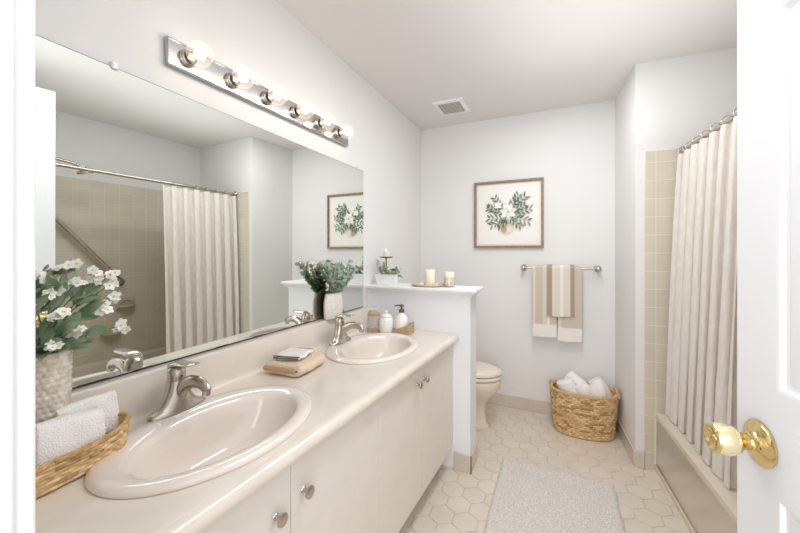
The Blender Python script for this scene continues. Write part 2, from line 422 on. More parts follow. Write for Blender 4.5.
b = MB().lathe([(0.0145, 0.022), (0.014, 0.030), (0.0155, 0.036), (0.0185, 0.040), (0.0235, 0.046)], n=32)
onface(b).build('knob_neck', 'brass', parent=door, angle=60)
b = MB().lathe([(0.0225, 0.0445), (0.0265, 0.052), (0.0285, 0.064), (0.0285, 0.074), (0.0262, 0.084)], n=36, cap0=True)
knob = onface(b).build('door_knob', 'brasslt', parent=door, angle=60)
b = MB().lathe([(0.0263, 0.0835), (0.0255, 0.088), (0.0225, 0.0905), (0.0195, 0.090), (0.0175, 0.086), (0.008, 0.084), (0.007, 0.0865), (0.0045, 0.0875)], n=36)
onface(b).build('knob_face', 'brass', parent=knob, angle=60)
b = MB().lathe([(0.0042, 0.0), (0.0042, 0.016)], n=12)
b.xf(KM @ Matrix.Translation((0.022, 0.0, 0.0)))
b.build('set_screw', 'dark', parent=rose)
b = MB().box((-0.0012, 0.006, kz - 0.028), (0.0005, DT - 0.006, kz + 0.028)).xf(DMX); b.build('latch_plate', 'brass', parent=door)

# ------------------------------------------------------------------ vanity cabinet
def xcab(y): return -0.569 - 0.042 * (HY - y)
def xtop(y): return -0.533 - 0.045 * (HY - y)
Y0 = 0.118; Y1 = HY - 0.001
cab = thing('vanity_cabinet', 'long cream laminate vanity cabinet with four flat doors under the double sink counter', 'cabinet', (-0.86, 1.07, 0))
b = MB().prism([(XL + 0.001, Y0), (xcab(Y0) - 0.021, Y0), (xcab(Y1) - 0.021, Y1), (XL + 0.001, Y1)], 0.135, 0.60)
b.prism([(xcab(Y0) - 0.05, Y0), (xcab(Y0) - 0.021, Y0), (xcab(Y1) - 0.021, Y1), (xcab(Y1) - 0.05, Y1)], 0.60, 0.774)
b.box((XL + 0.001, Y0, 0.60), (-0.64, Y0 + 0.016, 0.774)).box((XL + 0.001, Y1 - 0.016, 0.60), (-0.60, Y1, 0.774)).box((XL + 0.001, 1.09, 0.60), (-0.63, 1.11, 0.774))
b.build('carcass', 'cabinet_dark', parent=cab, smooth=False)
b = MB().prism([(XL + 0.001, Y0), (xcab(Y0) - 0.075, Y0), (xcab(Y1) - 0.075, Y1), (XL + 0.001, Y1)], 0.0005, 0.1345)
b.build('toe_kick', 'cabinet', parent=cab, smooth=False)
gaps = [(Y0, 0.692), (0.695, 1.139), (1.142, 1.538), (1.541, Y1)]
kn = [(0.642, 0.652), (0.738, 0.660), (1.482, 0.688), (1.566, 0.688)]
for (ya, yb), (ky, kz_) in zip(gaps, kn):
    b = MB().prism([(xcab(ya) - 0.020, ya), (xcab(ya), ya), (xcab(yb), yb), (xcab(yb) - 0.020, yb)], 0.135, 0.770)
    d = b.build('door', 'cabinet', parent=cab, bevel=0.0015)
    b = MB().lathe([(0.0085, 0.0004), (0.0065, 0.003), (0.0055, 0.012), (0.0075, 0.016), (0.0155, 0.020), (0.0168, 0.023), (0.0155, 0.0262), (0.008, 0.0278)], n=28)
    b.xf(Matrix.Translation((xcab(ky), ky, kz_)) @ Matrix.Rotation(RAD(-2.4), 4, 'Z') @ Matrix.Rotation(RAD(90), 4, 'Y'))
    b.build('knob', 'nickel', parent=d, angle=50)

# ------------------------------------------------------------------ countertop with backsplash
top = thing('vanity_countertop', 'long cream cultured marble vanity countertop with rounded front edge and backsplash', 'countertop', (-0.86, 1.07, ZK))
SINKS = [(-0.853, 0.668, 0.212, 0.292), (-0.858, 1.558, 0.220, 0.285)]
XBK = -1.098
def xin(y): return xtop(y) - 0.030
def cell(b, ya, yb, hole=None):
    q = [(XBK, ya), (xin(ya), ya), (xin(yb), yb), (XBK, yb)]
    if not hole:
        n = 1; b.add([(x, y, ZK) for x, y in q], [(0, 1, 2, 3)]); return
    cx, cy, a, bb = hole; inner = []; outer = []; n = 64
    for i in range(n):
        t = 2 * pi * i / n; dx, dy = cos(t), sin(t)
        inner.append((cx + a * dx, cy + bb * dy, ZK))
        best = 9
        ks = []
        if dy > 1e-9: ks.append((yb - cy) / dy)
        if dy < -1e-9: ks.append((ya - cy) / dy)
        if dx < -1e-9: ks.append((XBK - cx) / dx)
        if dx > 1e-9: ks.append((xin(cy) - cx) / dx * 1.0)
        k = min(ks); x, y = cx + k * dx, cy + k * dy
        if abs(x - xin(cy)) < 1e-6: x = xin(y)
        outer.append((x, y, ZK))
    down = [(x, y, ZK - 0.03) for x, y, z in inner]
    b.loft([outer, inner, down], False, False)
    # corner fillers
    for (px, py) in q:
        idx = sorted(range(n), key=lambda i: (outer[i][0] - px) ** 2 + (outer[i][1] - py) ** 2)[:2]
        A, B = outer[idx[0]], outer[idx[1]]
        b.add([(px, py, ZK), A, B], [(0, 1, 2)])
b = MB()
s1, s2 = SINKS
hy1 = (s1[1] - 0.33, s1[1] + 0.33); hy2 = (s2[1] - 0.325, s2[1] + 0.325)
cell(b, Y0, hy1[0]); cell(b, hy1[0], hy1[1], (s1[0], s1[1], s1[2] - 0.02, s1[3] - 0.02)); cell(b, hy1[1], hy2[0])
cell(b, hy2[0], hy2[1], (s2[0], s2[1], s2[2] - 0.02, s2[3] - 0.02)); cell(b, hy2[1], Y1)
def nose(y):
    xf = xtop(y); p = [(xf - 0.030, ZK), (xf - 0.020, ZK - 0.0008), (xf - 0.011, ZK - 0.004), (xf - 0.004, ZK - 0.010), (xf, ZK - 0.019), (xf, ZK - 0.028), (xf - 0.004, ZK - 0.036), (xf - 0.012, ZK - 0.0385), (xf - 0.03, ZK - 0.0385)]
    return [(x, y, z) for x, z in p]
ys = [Y0 + (Y1 - Y0) * k / 20 for k in range(21)]
b.loft([nose(y) for y in ys], True, True, closed=False)
b.add([(XL + .002, Y0, ZK - 0.0385), (xtop(Y0) - .03, Y0, ZK - 0.0385), (xtop(Y0) - .03, Y0, ZK), (XL + .002, Y0, ZK)], [(0, 1, 2, 3)])
b.build('counter_slab', 'counter', parent=top, angle=35)
def splash(y):
    p = [(XBK, ZK), (-1.104, ZK + 0.001), (-1.110, ZK + 0.005), (-1.114, ZK + 0.012), (-1.115, ZK + 0.022), (-1.115, 0.928), (-1.117, 0.934), (-1.122, 0.937), (-1.130, 0.938), (XL + 0.001, 0.938)]
    return [(x, y, z) for x, z in p]
b = MB().loft([splash(y) for y in ys], False, False, closed=False)
for y in (Y0, Y1):
    r = splash(y) + [(XL + 0.001, y, ZK)]; b.add(r, [tuple(range(len(r)))])
b.build('backsplash', 'counter', parent=top, angle=35)

# ------------------------------------------------------------------ sinks
def make_sink(sk, name, label):
    cx, cy, A, B = sk
    t = thing(name, label, 'sink', (cx, cy, ZK), group='oval basins in the vanity counter')
    rim = [(A - 0.001, B - 0.001, 0.0008, 0), (A, B, 0.004, 0), (A - 0.004, B - 0.004, 0.011, 0), (A - 0.014, B - 0.014, 0.016, 0), (A - 0.030, B - 0.028, 0.0165, 0.004),
           (A - 0.056, B - 0.050, 0.0145, 0.016), (A - 0.066, B - 0.062, 0.008, 0.020), (A - 0.071, B - 0.070, -0.010, 0.022), (A - 0.078, B - 0.084, -0.045, 0.022),
           (A - 0.091, B - 0.110, -0.085, 0.018), (A - 0.108, B - 0.150, -0.115, 0.014), (A - 0.140, B - 0.20, -0.130, 0.006), (0.026, 0.026, -0.135, -0.002), (0.022, 0.022, -0.138, -0.002)]
    b = MB().loft([ell(cx + sh, cy, a, bb, ZK + z, 72) for a, bb, z, sh in rim], False, False)
    basin = b.build('basin', 'sink', parent=t, angle=70)
    b = MB().lathe([(0.024, -0.1366), (0.0235, -0.1345), (0.019, -0.1335), (0.017, -0.1355)], (cx - 0.002, cy, ZK), n=28)
    dr = b.build('drain_flange', 'chrome', parent=t)
    b = MB().lathe([(0.014, -0.1353), (0.014, -0.131), (0.010, -0.1285), (0.003, -0.128)], (cx - 0.002, cy, ZK), n=24)
    b.build('stopper', 'chrome', parent=dr)
    return t
make_sink(s1, 'oval_sink', 'large oval pinkish drop-in sink nearest, beside the wicker tray of rolled towels')
make_sink(s2, 'oval_sink', 'oval pinkish drop-in sink at the far end beside the white jar and soap dispenser')

# ------------------------------------------------------------------ faucets
def make_faucet(label):
    t = thing('basin_faucet', label, 'faucet', (0, 0, 0), group='single-lever basin faucets')
    lv = [(0.0, .029, .086), (.006, .0295, .0865), (.011, .028, .084), (.0145, .0272, .076), (.0175, .0268, .066), (.024, .0265, .056), (.034, .0262, .047), (.047, .0258, .039), (.062, .0252, .032), (.080, .0245, .0275), (.092, .024, .0255)]
    base = MB().loft([ell(-0.002 - 0.006 * z / .09, 0, a, c, z, 40, 2.3) for z, a, c in lv]).build('faucet_body', 'nickel', parent=t, local=True, angle=55)
    path = []; rad = []
    for p, r in [((-.004, 0, .044), (.024, .018)), ((.018, 0, .070), (.0225, .016)), ((.040, 0, .087), (.0205, .0140)), ((.063, 0, .0965), (.0190, .0125)), ((.087, 0, .0990), (.0178, .0115)), ((.108, 0, .0950), (.0168, .011)), ((.124, 0, .0865), (.0155, .011)), ((.131, 0, .079), (.0125, .0100))]:
        path.append(p); rad.append(r)
    sp = MB().sweep(path, rad, n=20, up=(0, 1, 0)).build('spout', 'nickel', parent=t, local=True, angle=60)
    MB().lathe([(.0105, .066), (.0115, .069), (.0115, .082)], (.1255, 0, 0), n=20).build('aerator', 'chrome', parent=sp, local=True)
    MB().lathe([(.0235, .092), (.0245, .096), (.0246, .114), (.0232, .122), (.0190, .129), (.012, .133)], (-.0085, 0, 0), n=28).build('cartridge_cap', 'nickel', parent=t, local=True)
    hp = [((-.030, 0, .118), (.014, .007)), ((-.020, 0, .133), (.0205, .010)), ((.000, 0, .1405), (.0225, .0095)), ((.022, 0, .1425), (.0215, .007)), ((.044, 0, .1435), (.0235, .0055)), ((.062, 0, .1455), (.0235, .0045)), ((.074, 0, .1475), (.0165, .0034)), ((.079, 0, .1485), (.007, .002))]
    hd = MB().sweep([p for p, r in hp], [r for p, r in hp], n=20, up=(0, 0, 1)).build('lever_handle', 'nickel', parent=t, local=True, angle=60)
    MB().lathe([(.0035, .0), (.0035, .0012)], (0, 0, 0), n=12).xf(Matrix.Translation((.0160, 0, .105)) @ Matrix.Rotation(RAD(90), 4, 'Y')).build('index_dot', 'dark', parent=t, local=True)
    return t
f1 = make_faucet('brushed nickel single lever faucet on the near sink, nearest of the two')
f1.location = (-1.037, 0.668, ZK + 0.0145)
f2 = dup(f1, (-1.035, 1.522, ZK + 0.0145), label='brushed nickel single lever faucet on the far sink beside the eucalyptus vase')

# ------------------------------------------------------------------ wall mirror
mir = thing('wall_mirror', 'large frameless wall mirror above the vanity backsplash', 'mirror', (XL, 1.0, 0.94))
MY0, MY1, MZ0, MZ1 = 0.16, 1.955, 0.9425, 1.828
MB().box((XL + 0.0005, MY0 - .0012, MZ0), (XL + 0.0045, MY1 + .0015, MZ1 + .0015)).build('mirror_backing', 'edge', parent=mir, smooth=False)
MB().add([(XL + 0.005, MY0, MZ0), (XL + 0.005, MY1, MZ0), (XL + 0.005, MY1, MZ1), (XL + 0.005, MY0, MZ1)], [(0, 1, 2, 3)]).build('mirror_glass', 'mirror', parent=mir, smooth=False)
b = MB().box((XL + 0.0046, MY0, 0.9405), (XL + 0.0056, MY1, 0.9440))
for k in range(14):
    y = 0.42 + 1.5 * random.random(); b.box((XL + 0.0051, y, 0.9438), (XL + 0.0056, y + 0.02 + 0.04 * random.random(), 0.9456))
b.build('bottom_channel', 'edge', parent=mir, smooth=False)
for y in (0.560, 1.883):
    b = MB().box((XL + 0.0005, y - 0.009, MZ1 - 0.006), (XL + 0.010, y + 0.009, MZ1 + 0.016))
    c = b.build('mirror_clip', 'clip', parent=mir, bevel=0.003)
    MB().lathe([(0.004, 0.0), (0.0035, 0.002)], n=10).xf(Matrix.Translation((XL + 0.0100, y, MZ1 + 0.008)) @ Matrix.Rotation(RAD(90), 4, 'Y')).build('clip_screw', 'nickel', parent=c)

# ------------------------------------------------------------------ vanity light bar
bar = thing('vanity_light_bar', 'chrome vanity light bar with six lit clear globe bulbs above the mirror', 'light', (XL + 0.0005, 1.229, 1.966), rot=(RAD(1.35), 0, 0))
L2 = 0.529
b = MB().box((0.0, -L2, -0.046), (0.018, L2, 0.046))
bp = b.build('backplate', 'plate', parent=bar, local=True, bevel=0.004, seg=2)
MB().box((0.0181, -L2 + .004, -0.0415), (0.0195, L2 - .004, -0.0385)).box((0.0181, -L2 + .004, 0.0385), (0.0195, L2 - .004, 0.0415)).build('plate_ridge', 'plate', parent=bp, local=True)
RY = Matrix.Rotation(RAD(90), 4, 'Y')
first = None
for k in range(6):
    y = -0.464 + 0.1752 * k
    sk = MB().lathe([(0.0285, 0.0183), (0.0285, 0.025), (0.026, 0.027), (0.026, 0.032), (0.0235, 0.034), (0.019, 0.034), (0.019, 0.028)], n=32)
    sk = sk.xf(Matrix.Translation((0, y, 0)) @ RY).build('socket', 'nickel', parent=bar, local=True, angle=45)
    MB().lathe([(0.0225, 0.0338), (0.0225, 0.0360), (0.0175, 0.0360), (0.0175, 0.0338)], n=28).xf(Matrix.Translation((0, y, 0)) @ RY).build('gasket', 'dark', parent=sk, local=True)
    MB().lathe([(0.0135, 0.030), (0.0135, 0.042), (0.0115, 0.044)], n=20).xf(Matrix.Translation((0, y, 0)) @ RY).build('bulb_cap', 'brass', parent=sk, local=True)
    pr = [(0.0120, 0.0425), (0.014, 0.047), (0.020, 0.053)]
    for q in range(1, 13):
        a = RAD(-50 + 140 * q / 12 * 0.999); pr.append((0.0405 * cos(a), 0.0825 + 0.0405 * sin(a)))
    MB().lathe(pr, n=32, cap0=False, cap1=False).xf(Matrix.Translation((0, y, 0)) @ RY).build('bulb_globe', 'bulbglass', parent=sk, local=True, angle=180)
    MB().ball((0.0810, y, 0), 0.0165, 16, 10, sx=1.1).sweep([(0.040, y, 0), (0.074, y, 0)], 0.003, n=8).build('bulb_filament', 'filament', parent=sk, local=True)

# ------------------------------------------------------------------ ceiling vent
v = thing('ceiling_vent', 'small square white exhaust fan grille in the ceiling', 'vent', (-0.752, 2.623, ZC))
x0, x1, y0, y1 = -0.872, -0.632, 2.492, 2.754
b = MB()
def fr(i, z): return [(x0 + i, y0 + i, z), (x1 - i, y0 + i, z), (x1 - i, y1 - i, z), (x0 + i, y1 - i, z)]
b.loft([fr(0, ZC - .0005), fr(0.002, ZC - .012), fr(0.008, ZC - .017), fr(0.030, ZC - .018), fr(0.032, ZC - .010)], False, False)
b.build('vent_frame', 'white', parent=v)
MB().box((x0 + .031, y0 + .031, ZC - .010), (x1 - .031, y1 - .031, ZC - .001)).build('vent_backing', 'ventdark', parent=v)
b = MB()
for k in range(9):
    x = x0 + .034 + (x1 - x0 - .068) * k / 8; b.box((x - .0018, y0 + .031, ZC - .0165), (x + .0018, y1 - .031, ZC - .0105))
for k in range(9):
    y = y0 + .034 + (y1 - y0 - .068) * k / 8; b.box((x0 + .031, y - .0018, ZC - .0160), (x1 - .031, y + .0018, ZC - .0108))
b.build('vent_grille', 'grille', parent=v, smooth=False)

# ------------------------------------------------------------------ framed print
pic = thing('framed_print', 'framed botanical print of a white flower bouquet on the back wall', 'picture', (-0.378, YB, 1.618))
x0, x1, z0, z1 = -0.657, -0.099, 1.336, 1.900; yf = YB - 0.0005
b = MB()
def pr4(i, y): return [(x0 + i, y, z0 + i), (x1 - i, y, z0 + i), (x1 - i, y, z1 - i), (x0 + i, y, z1 - i)]
b.loft([pr4(0, yf), pr4(0, yf - .026), pr4(.002, yf - .028), pr4(.016, yf - .028), pr4(.018, yf - .026), pr4(.018, yf - .004)], False, False)
b.build('frame', 'framewood', parent=pic, angle=30)
MB().box((x0 + .017, yf - .008, z0 + .017), (x1 - .017, yf - .002, z1 - .017)).build('mount', 'mount', parent=pic)
yp = yf - .0095
MB().box((x0 + .030, yp, z0 + .030), (x1 - .030, yf - .0081, z1 - .030)).build('paper', 'paper', parent=pic)
b = MB(); cx, cz = -0.385, 1.625
CNT = [0]
def nxt():
    CNT[0] += 1; return CNT[0] * 0.000012
def ileaf(bx, bz, ang, L, W, mi, lay):
    b.use(mi); d = (cos(RAD(ang)), 0, sin(RAD(ang))); s_ = (-d[2], 0, d[0]); vs = []
    P = [(0, 0), (.25, .75), (.5, 1), (.75, .65), (1, 0), (.75, -.65), (.5, -1), (.25, -.75)]
    for t, q in P: vs.append((bx + d[0] * L * t + s_[0] * W / 2 * q, yp - 0.0004 - lay * 0.0002 - nxt(), bz + d[2] * L * t + s_[2] * W / 2 * q))
    b.add(vs, [tuple(range(8))])
def iblob(x, z, rx, rz, mi, lay, n=20):
    b.use(mi); b.add([(x + rx * cos(2 * pi * i / n), yp - .0004 - lay * .0002 - nxt(), z + rz * sin(2 * pi * i / n)) for i in range(n)], [tuple(range(n))])
rr = random.Random(4)
iblob(cx - 0.005, cz - 0.125, 0.060, 0.058, 4, 1); iblob(cx - 0.025, cz - 0.13, 0.022, 0.035, 6, 2); iblob(cx + 0.022, cz - 0.135, 0.022, 0.03, 5, 2)
for bx, bz, ang, n_ in [(-.03, -.06, 205, 3), (-.04, -.04, 178, 3), (-.03, 0, 150, 4), (-.02, .03, 125, 4), (-.05, .02, 165, 3), (.03, .04, 62, 4), (.04, .05, 40, 4), (.05, .0, 12, 4), (.04, -.03, -18, 4), (.0, -.06, 215, 2), (.03, -.05, -42, 3), (.05, .02, 25, 3)]:
    a = RAD(ang); dx, dz = cos(a), sin(a)
    for k in range(n_ + 1):
        px, pz = cx + bx + dx * .032 * k, cz + bz + dz * .029 * k
        for sgn in (-1, 1):
            ileaf(px, pz, ang + sgn * (38 + rr.random() * 15), .036 + .022 * rr.random(), .012 + .005 * rr.random(), rr.choice((0, 0, 1)), 3 + (k % 3))
        if k < n_: ileaf(px, pz, ang, .035, .002, 0, 3)
for k in range(9): ileaf(cx - 0.01 + .006 * (k - 4), cz - .085, 60 + 8 * k, .06, .004, 0, 6)
for lay, R_, n_ in ((7, .074, 7), (8, .054, 6), (9, .030, 6)):
    for k in range(n_):
        ang = 360 * k / n_ + 17 * lay; ileaf(cx + .012, cz + .012, ang, R_, R_ * .55, 2 if (k + lay) % 2 else 5, lay)
for q in range(4): iblob(cx - .085 + .028 * (q % 2), cz + .055 + .022 * (q // 2), .015, .013, 2, 7)
iblob(cx + .012, cz + .012, .010, .009, 4, 11); iblob(cx + .013, cz + .010, .005, .004, 0, 12)
b.build('printed_bouquet', ['ink_dark', 'ink_mid', 'ink_white', 'ink_tan', 'ink_tan', 'ink_grey', 'ink_brown'], parent=pic, smooth=False)

# ------------------------------------------------------------------ towel rail and hanging towels
BY, BZ = YB - 0.062, 1.172
rail = thing('towel_rail', 'brushed nickel towel rail on the back wall under the framed print', 'towel rail', (0.015, YB, BZ))
MB().sweep([(-0.247, BY, BZ), (0.277, BY, BZ)], 0.0085, n=16).build('rail_bar', 'nickel', parent=rail)
for x in (-0.250, 0.280):
    b = MB().lathe([(0.026, 0.0005), (0.026, 0.006), (0.020, 0.012), (0.012, 0.018), (0.011, 0.045), (0.016, 0.050), (0.018, 0.062), (0.016, 0.072), (0.009, 0.077)], n=28)
    b.xf(Matrix.Translation((x, YB, BZ)) @ Matrix.Rotation(RAD(90), 4, 'X')); b.build('rail_bracket', 'nickel', parent=rail, angle=50)
def hang(name, label, x0, x1, zf, zb, off, thick, stripes, hemz, group, yfo=0.0):
    # a towel folded over the bar: front leaf, over the top, back leaf; one closed slab
    xs = [x0]
    for xe, mi in stripes: xs.append(x0 + (x1 - x0) * xe)
    cols = []
    for (xa, xb, mi) in [(xs[i], xs[i + 1], stripes[i][1]) for i in range(len(stripes))]:
        n = max(1, int((xb - xa) / 0.012)); cols += [(xa + (xb - xa) * k / n, mi) for k in range(n)]
    cols.append((x1, stripes[-1][1]))
    R = 0.0092 + off
    def prof(rad):
        p = []
        nf = 22
        for k in range(nf): p.append((BY - rad - yfo * (1 - k / nf) , zf + (BZ - zf) * k / nf, k / nf))
        for k in range(9): a = pi - pi * k / 8; p.append((BY + rad * cos(a), BZ + rad * sin(a), 1))
        nb = 14
        for k in range(1, nb + 1): p.append((BY + rad, BZ - (BZ - zb) * k / nb, 1 - k / nb))
        return p
    O, I = prof(R + thick), prof(R); m_ = len(O)
    b = MB(); vs = []; n = len(cols)
    for lay, pf in ((0, O), (1, I)):
        for x, mi in cols:
            for k, (y, z, t) in enumerate(pf):
                wv = 0.0035 * sin((x - x0) * 38 + 1.3 * off * 100) * (1 - t) if k < 22 else 0
                cv = 0.004 * sin((x - x0) / (x1 - x0) * pi) * (1 - t) if k < 22 else 0
                zz = z - (0.005 * sin((x - x0) / (x1 - x0) * pi * 1.3) if k == 0 else 0)
                vs.append((x, y - abs(wv) * 0.8 - cv, zz))
    fs = []; ms = []
    for lay in (0, 1):
        o_ = lay * n * m_
        for i in range(n - 1):
            for k in range(m_ - 1):
                q = (o_ + i * m_ + k, o_ + (i + 1) * m_ + k, o_ + (i + 1) * m_ + k + 1, o_ + i * m_ + k + 1)
                fs.append(q if lay == 0 else q[::-1])
                ms.append(0 if (hemz and k < 22 and O[k][1] < zf + hemz and k * (BZ - zf) / 22 + 0.001 < hemz) else cols[i][1])
    A = n * m_
    for i in range(n - 1):
        for k in (0, m_ - 1): fs.append((i * m_ + k, (i + 1) * m_ + k, A + (i + 1) * m_ + k, A + i * m_ + k)); ms.append(0 if hemz else cols[i][1])
    for i in (0, n - 1):
        for k in range(m_ - 1): fs.append((i * m_ + k, i * m_ + k + 1, A + i * m_ + k + 1, A + i * m_ + k)); ms.append(cols[min(i, n - 2)][1])
    b.v = vs; b.f = fs; b.m = ms
    o = b.build(name, ['tw_white', 'tw_sand', 'tw_cream', 'tw_brown'], loc=((x0 + x1) / 2, BY, BZ), angle=70)
    return tag(o, label, 'towel', group)
hang('bath_towel', 'sand bath towel with a cream stripe hanging left on the towel rail', -0.178, -0.004, 0.635, 0.80, 0.0, 0.011, [(.12, 2), (.42, 1), (.60, 2), (.72, 0), (1, 1)], 0.085, 'towels on the rail')
hang('bath_towel', 'plain sand bath towel with white hem hanging right on the towel rail', 0.004, 0.170, 0.618, 0.80, 0.0, 0.011, [(.15, 2), (1, 1)], 0.085, 'towels on the rail')
hang('hand_towel', 'brown and cream striped hand towel draped over the two bath towels', -0.084, 0.124, 0.808, 0.90, 0.0125, 0.008, [(.04, 2), (.23, 3), (.50, 2), (.61, 0), (.84, 2), (.985, 3), (1, 2)], 0.0, 'towels on the rail', 0.006)

# ------------------------------------------------------------------ toilet
YT = 2.605
toi = thing('toilet', 'cream toilet with closed lid behind the half wall', 'toilet', (-0.75, YT, 0))
def egg(xc, back, front, hw, z, n=44):
    r = []
    for i in range(n):
        t = 2 * pi * i / n; c, s_ = cos(t), sin(t)
        r.append((xc + (front if c > 0 else back) * c, YT + hw * s_, z))
    return r
lv = [(-.74, .24, .275, .118, 0.0005), (-.74, .24, .277, .120, .012), (-.74, .235, .262, .108, .03), (-.74, .23, .250, .098, .10), (-.735, .225, .248, .098, .17), (-.72, .22, .262, .118, .215), (-.705, .225, .292, .152, .255), (-.70, .23, .318, .175, .30), (-.70, .235, .326, .183, .345), (-.70, .235, .324, .182, .362), (-.70, .23, .316, .176, .366)]
MB().loft([egg(*l) for l in lv]).build('bowl', 'toilet', parent=toi, angle=60)
MB().loft([egg(-.70, .205, .298, .162, .3665), egg(-.70, .205, .298, .162, .376), egg(-.70, .227, .333, .188, .3765), egg(-.70, .228, .335, .189, .392), egg(-.70, .225, .328, .184, .397)]).build('seat', 'toilet', parent=toi, angle=60)
MB().loft([egg(-.70, .200, .295, .160, .3975), egg(-.70, .200, .295, .160, .407), egg(-.70, .224, .334, .188, .4075), egg(-.70, .225, .334, .187, .424), egg(-.70, .221, .320, .176, .435), egg(-.70, .18, .25, .13, .443), egg(-.70, .08, .1, .05, .446)]).build('lid', 'toilet', parent=toi, angle=60)
tk = MB().loft([rrect(-1.150, YT - .20, -.958, YT + .20, .03, .368), rrect(-1.152, YT - .215, -.945, YT + .215, .035, .55), rrect(-1.153, YT - .22, -.942, YT + .22, .035, .700)]).build('tank', 'toilet', parent=toi, angle=50)
MB().loft([rrect(-1.155, YT - .228, -.934, YT + .228, .035, .7005), rrect(-1.155, YT - .23, -.932, YT + .23, .035, .722), rrect(-1.15, YT - .222, -.940, YT + .222, .035, .733)]).build('tank_lid', 'toilet', parent=toi, angle=50)
MB().sweep([(-.941, YT - .15, .665), (-.925, YT - .15, .665)], .009, n=12).sweep([(-.926, YT - .155, .665), (-.922, YT - .10, .660), (-.922, YT - .075, .657)], [(.006, .007), (.005, .006), (.004, .006)], n=10).build('flush_lever', 'chrome', parent=toi)
for s_ in (-1, 1):
    MB().lathe([(.013, 0), (.013, .008), (.008, .016)], (-.72, YT + s_ * .124, 0.0005), n=16).build('bolt_cap', 'toilet', parent=toi)
for s_ in (-1, 1):
    MB().sweep([(-.912, YT + s_ * .075 - .02, .405), (-.912, YT + s_ * .075 + .02, .405)], .011, n=12).build('seat_hinge', 'toilet', parent=toi)

# ------------------------------------------------------------------ bathtub (in the alcove)
tub = thing('bathtub', 'beige alcove bathtub behind the linen shower curtain', 'bathtub', tuple(PV), rz=AR)
x0, x1, y0, y1 = 0.002, 0.733, -1.514, -0.0115
ZT = 0.352
rg = [rrect(x0, y0, x1, y1, .004, 0.001), rrect(x0, y0, x1, y1, .004, .306), rrect(x0 - .006, y0, x1, y1, .005, .316), rrect(x0 - .008, y0, x1, y1, .006, .336), rrect(x0 - .004, y0, x1, y1, .008, .347), rrect(x0 + .006, y0 + .004, x1 - .002, y1 - .003, .012, ZT),
      rrect(x0 + .108, y0 + .10, x1 - .052, y1 - .062, .09, ZT), rrect(x0 + .116, y0 + .11, x1 - .060, y1 - .072, .09, ZT - .006), rrect(x0 + .122, y0 + .12, x1 - .068, y1 - .082, .09, ZT - .03), rrect(x0 + .140, y0 + .15, x1 - .09, y1 - .16, .09, .12), rrect(x0 + .15, y0 + .18, x1 - .11, y1 - .21, .09, .075), rrect(x0 + .21, y0 + .25, x1 - .17, y1 - .28, .09, .062)]
shell = MB().loft(rg, False, True).build('tub_shell', 'tub', parent=tub, local=True, angle=35)
MB().box((x0 - .012, y0, .001), (x0 - .0005, y1, .042)).build('apron_skirt', 'tub', parent=tub, local=True, bevel=.005)
MB().box((x0 - .016, y0, .0005), (x0 - .0125, y1, .010)).box((x0 - .010, y1 + .0005, .0), (x0 - .003, y1 + .0018, .35)).build('caulk_bead', 'caulk', parent=tub, local=True)
MB().lathe([(.033, .0), (.033, .004), (.026, .007), (.01, .008)], n=28).xf(Matrix.Translation((0.37, y0 + .128, .235)) @ Matrix.Rotation(RAD(-90), 4, 'X')).build('overflow_plate', 'chrome', parent=tub, local=True)
MB().lathe([(.03, .0625), (.03, .066), (.02, .067), (.004, .067)], (0.37, y0 + .33, 0), n=24).build('drain', 'chrome', parent=tub, local=True)

# shower head, grab bar, soap dishes (seen in the mirror)
sh = thing('shower_fixture', 'nickel shower head on a long curved arm above the bathtub', 'shower head', tuple(PV), rz=AR)
yw = -1.5155
MB().lathe([(.030, .0005), (.030, .004), (.020, .010), (.012, .013)], n=28).xf(Matrix.Translation((.37, yw, 1.955)) @ Matrix.Rotation(RAD(-90), 4, 'X')).build('wall_flange', 'nickel', parent=sh, local=True)
MB().sweep([(.37, yw + .005, 1.955), (.37, yw + .10, 1.972), (.37, yw + .22, 1.976), (.37, yw + .31, 1.966), (.37, yw + .365, 1.945)], .0105, n=14).build('shower_arm', 'nickel', parent=sh, local=True)
b = MB().lathe([(.012, .045), (.015, .032), (.022, .026), (.045, .018), (.058, .008), (.060, 0.0), (.056, -.006), (.045, -.007)], n=36)
b.xf(Matrix.Translation((.37, yw + .395, 1.908)) @ Matrix.Rotation(RAD(18), 4, 'X')); b.build('spray_plate', 'nickel', parent=sh, local=True, angle=40)
gb = thing('grab_bar', 'long nickel grab bar slanting down the alcove tile wall', 'grab bar', tuple(PV), rz=AR)
xw = 0.7345
ga, gc = Vector((xw, -1.37, 1.77)), Vector((xw, -0.755, 1.03))
off = Vector((-.052, 0, 0)); dd = (gc - ga).normalized() * .03
MB().sweep([ga + Vector((-.004, 0, 0)), ga + off * .7, ga + off + dd * .5, ga + off + dd, gc + off - dd, gc + off - dd * .5, gc + off * .7, gc + Vector((-.004, 0, 0))], .016, n=16).build('bar_tube', 'nickel', parent=gb, local=True, angle=60)
for q in (ga, gc):
    MB().lathe([(.039, .0005), (.039, .006), (.032, .011), (.018, .012)], n=32).xf(Matrix.Translation(q) @ Matrix.Rotation(RAD(-90), 4, 'Y')).build('bar_flange', 'nickel', parent=gb, local=True)
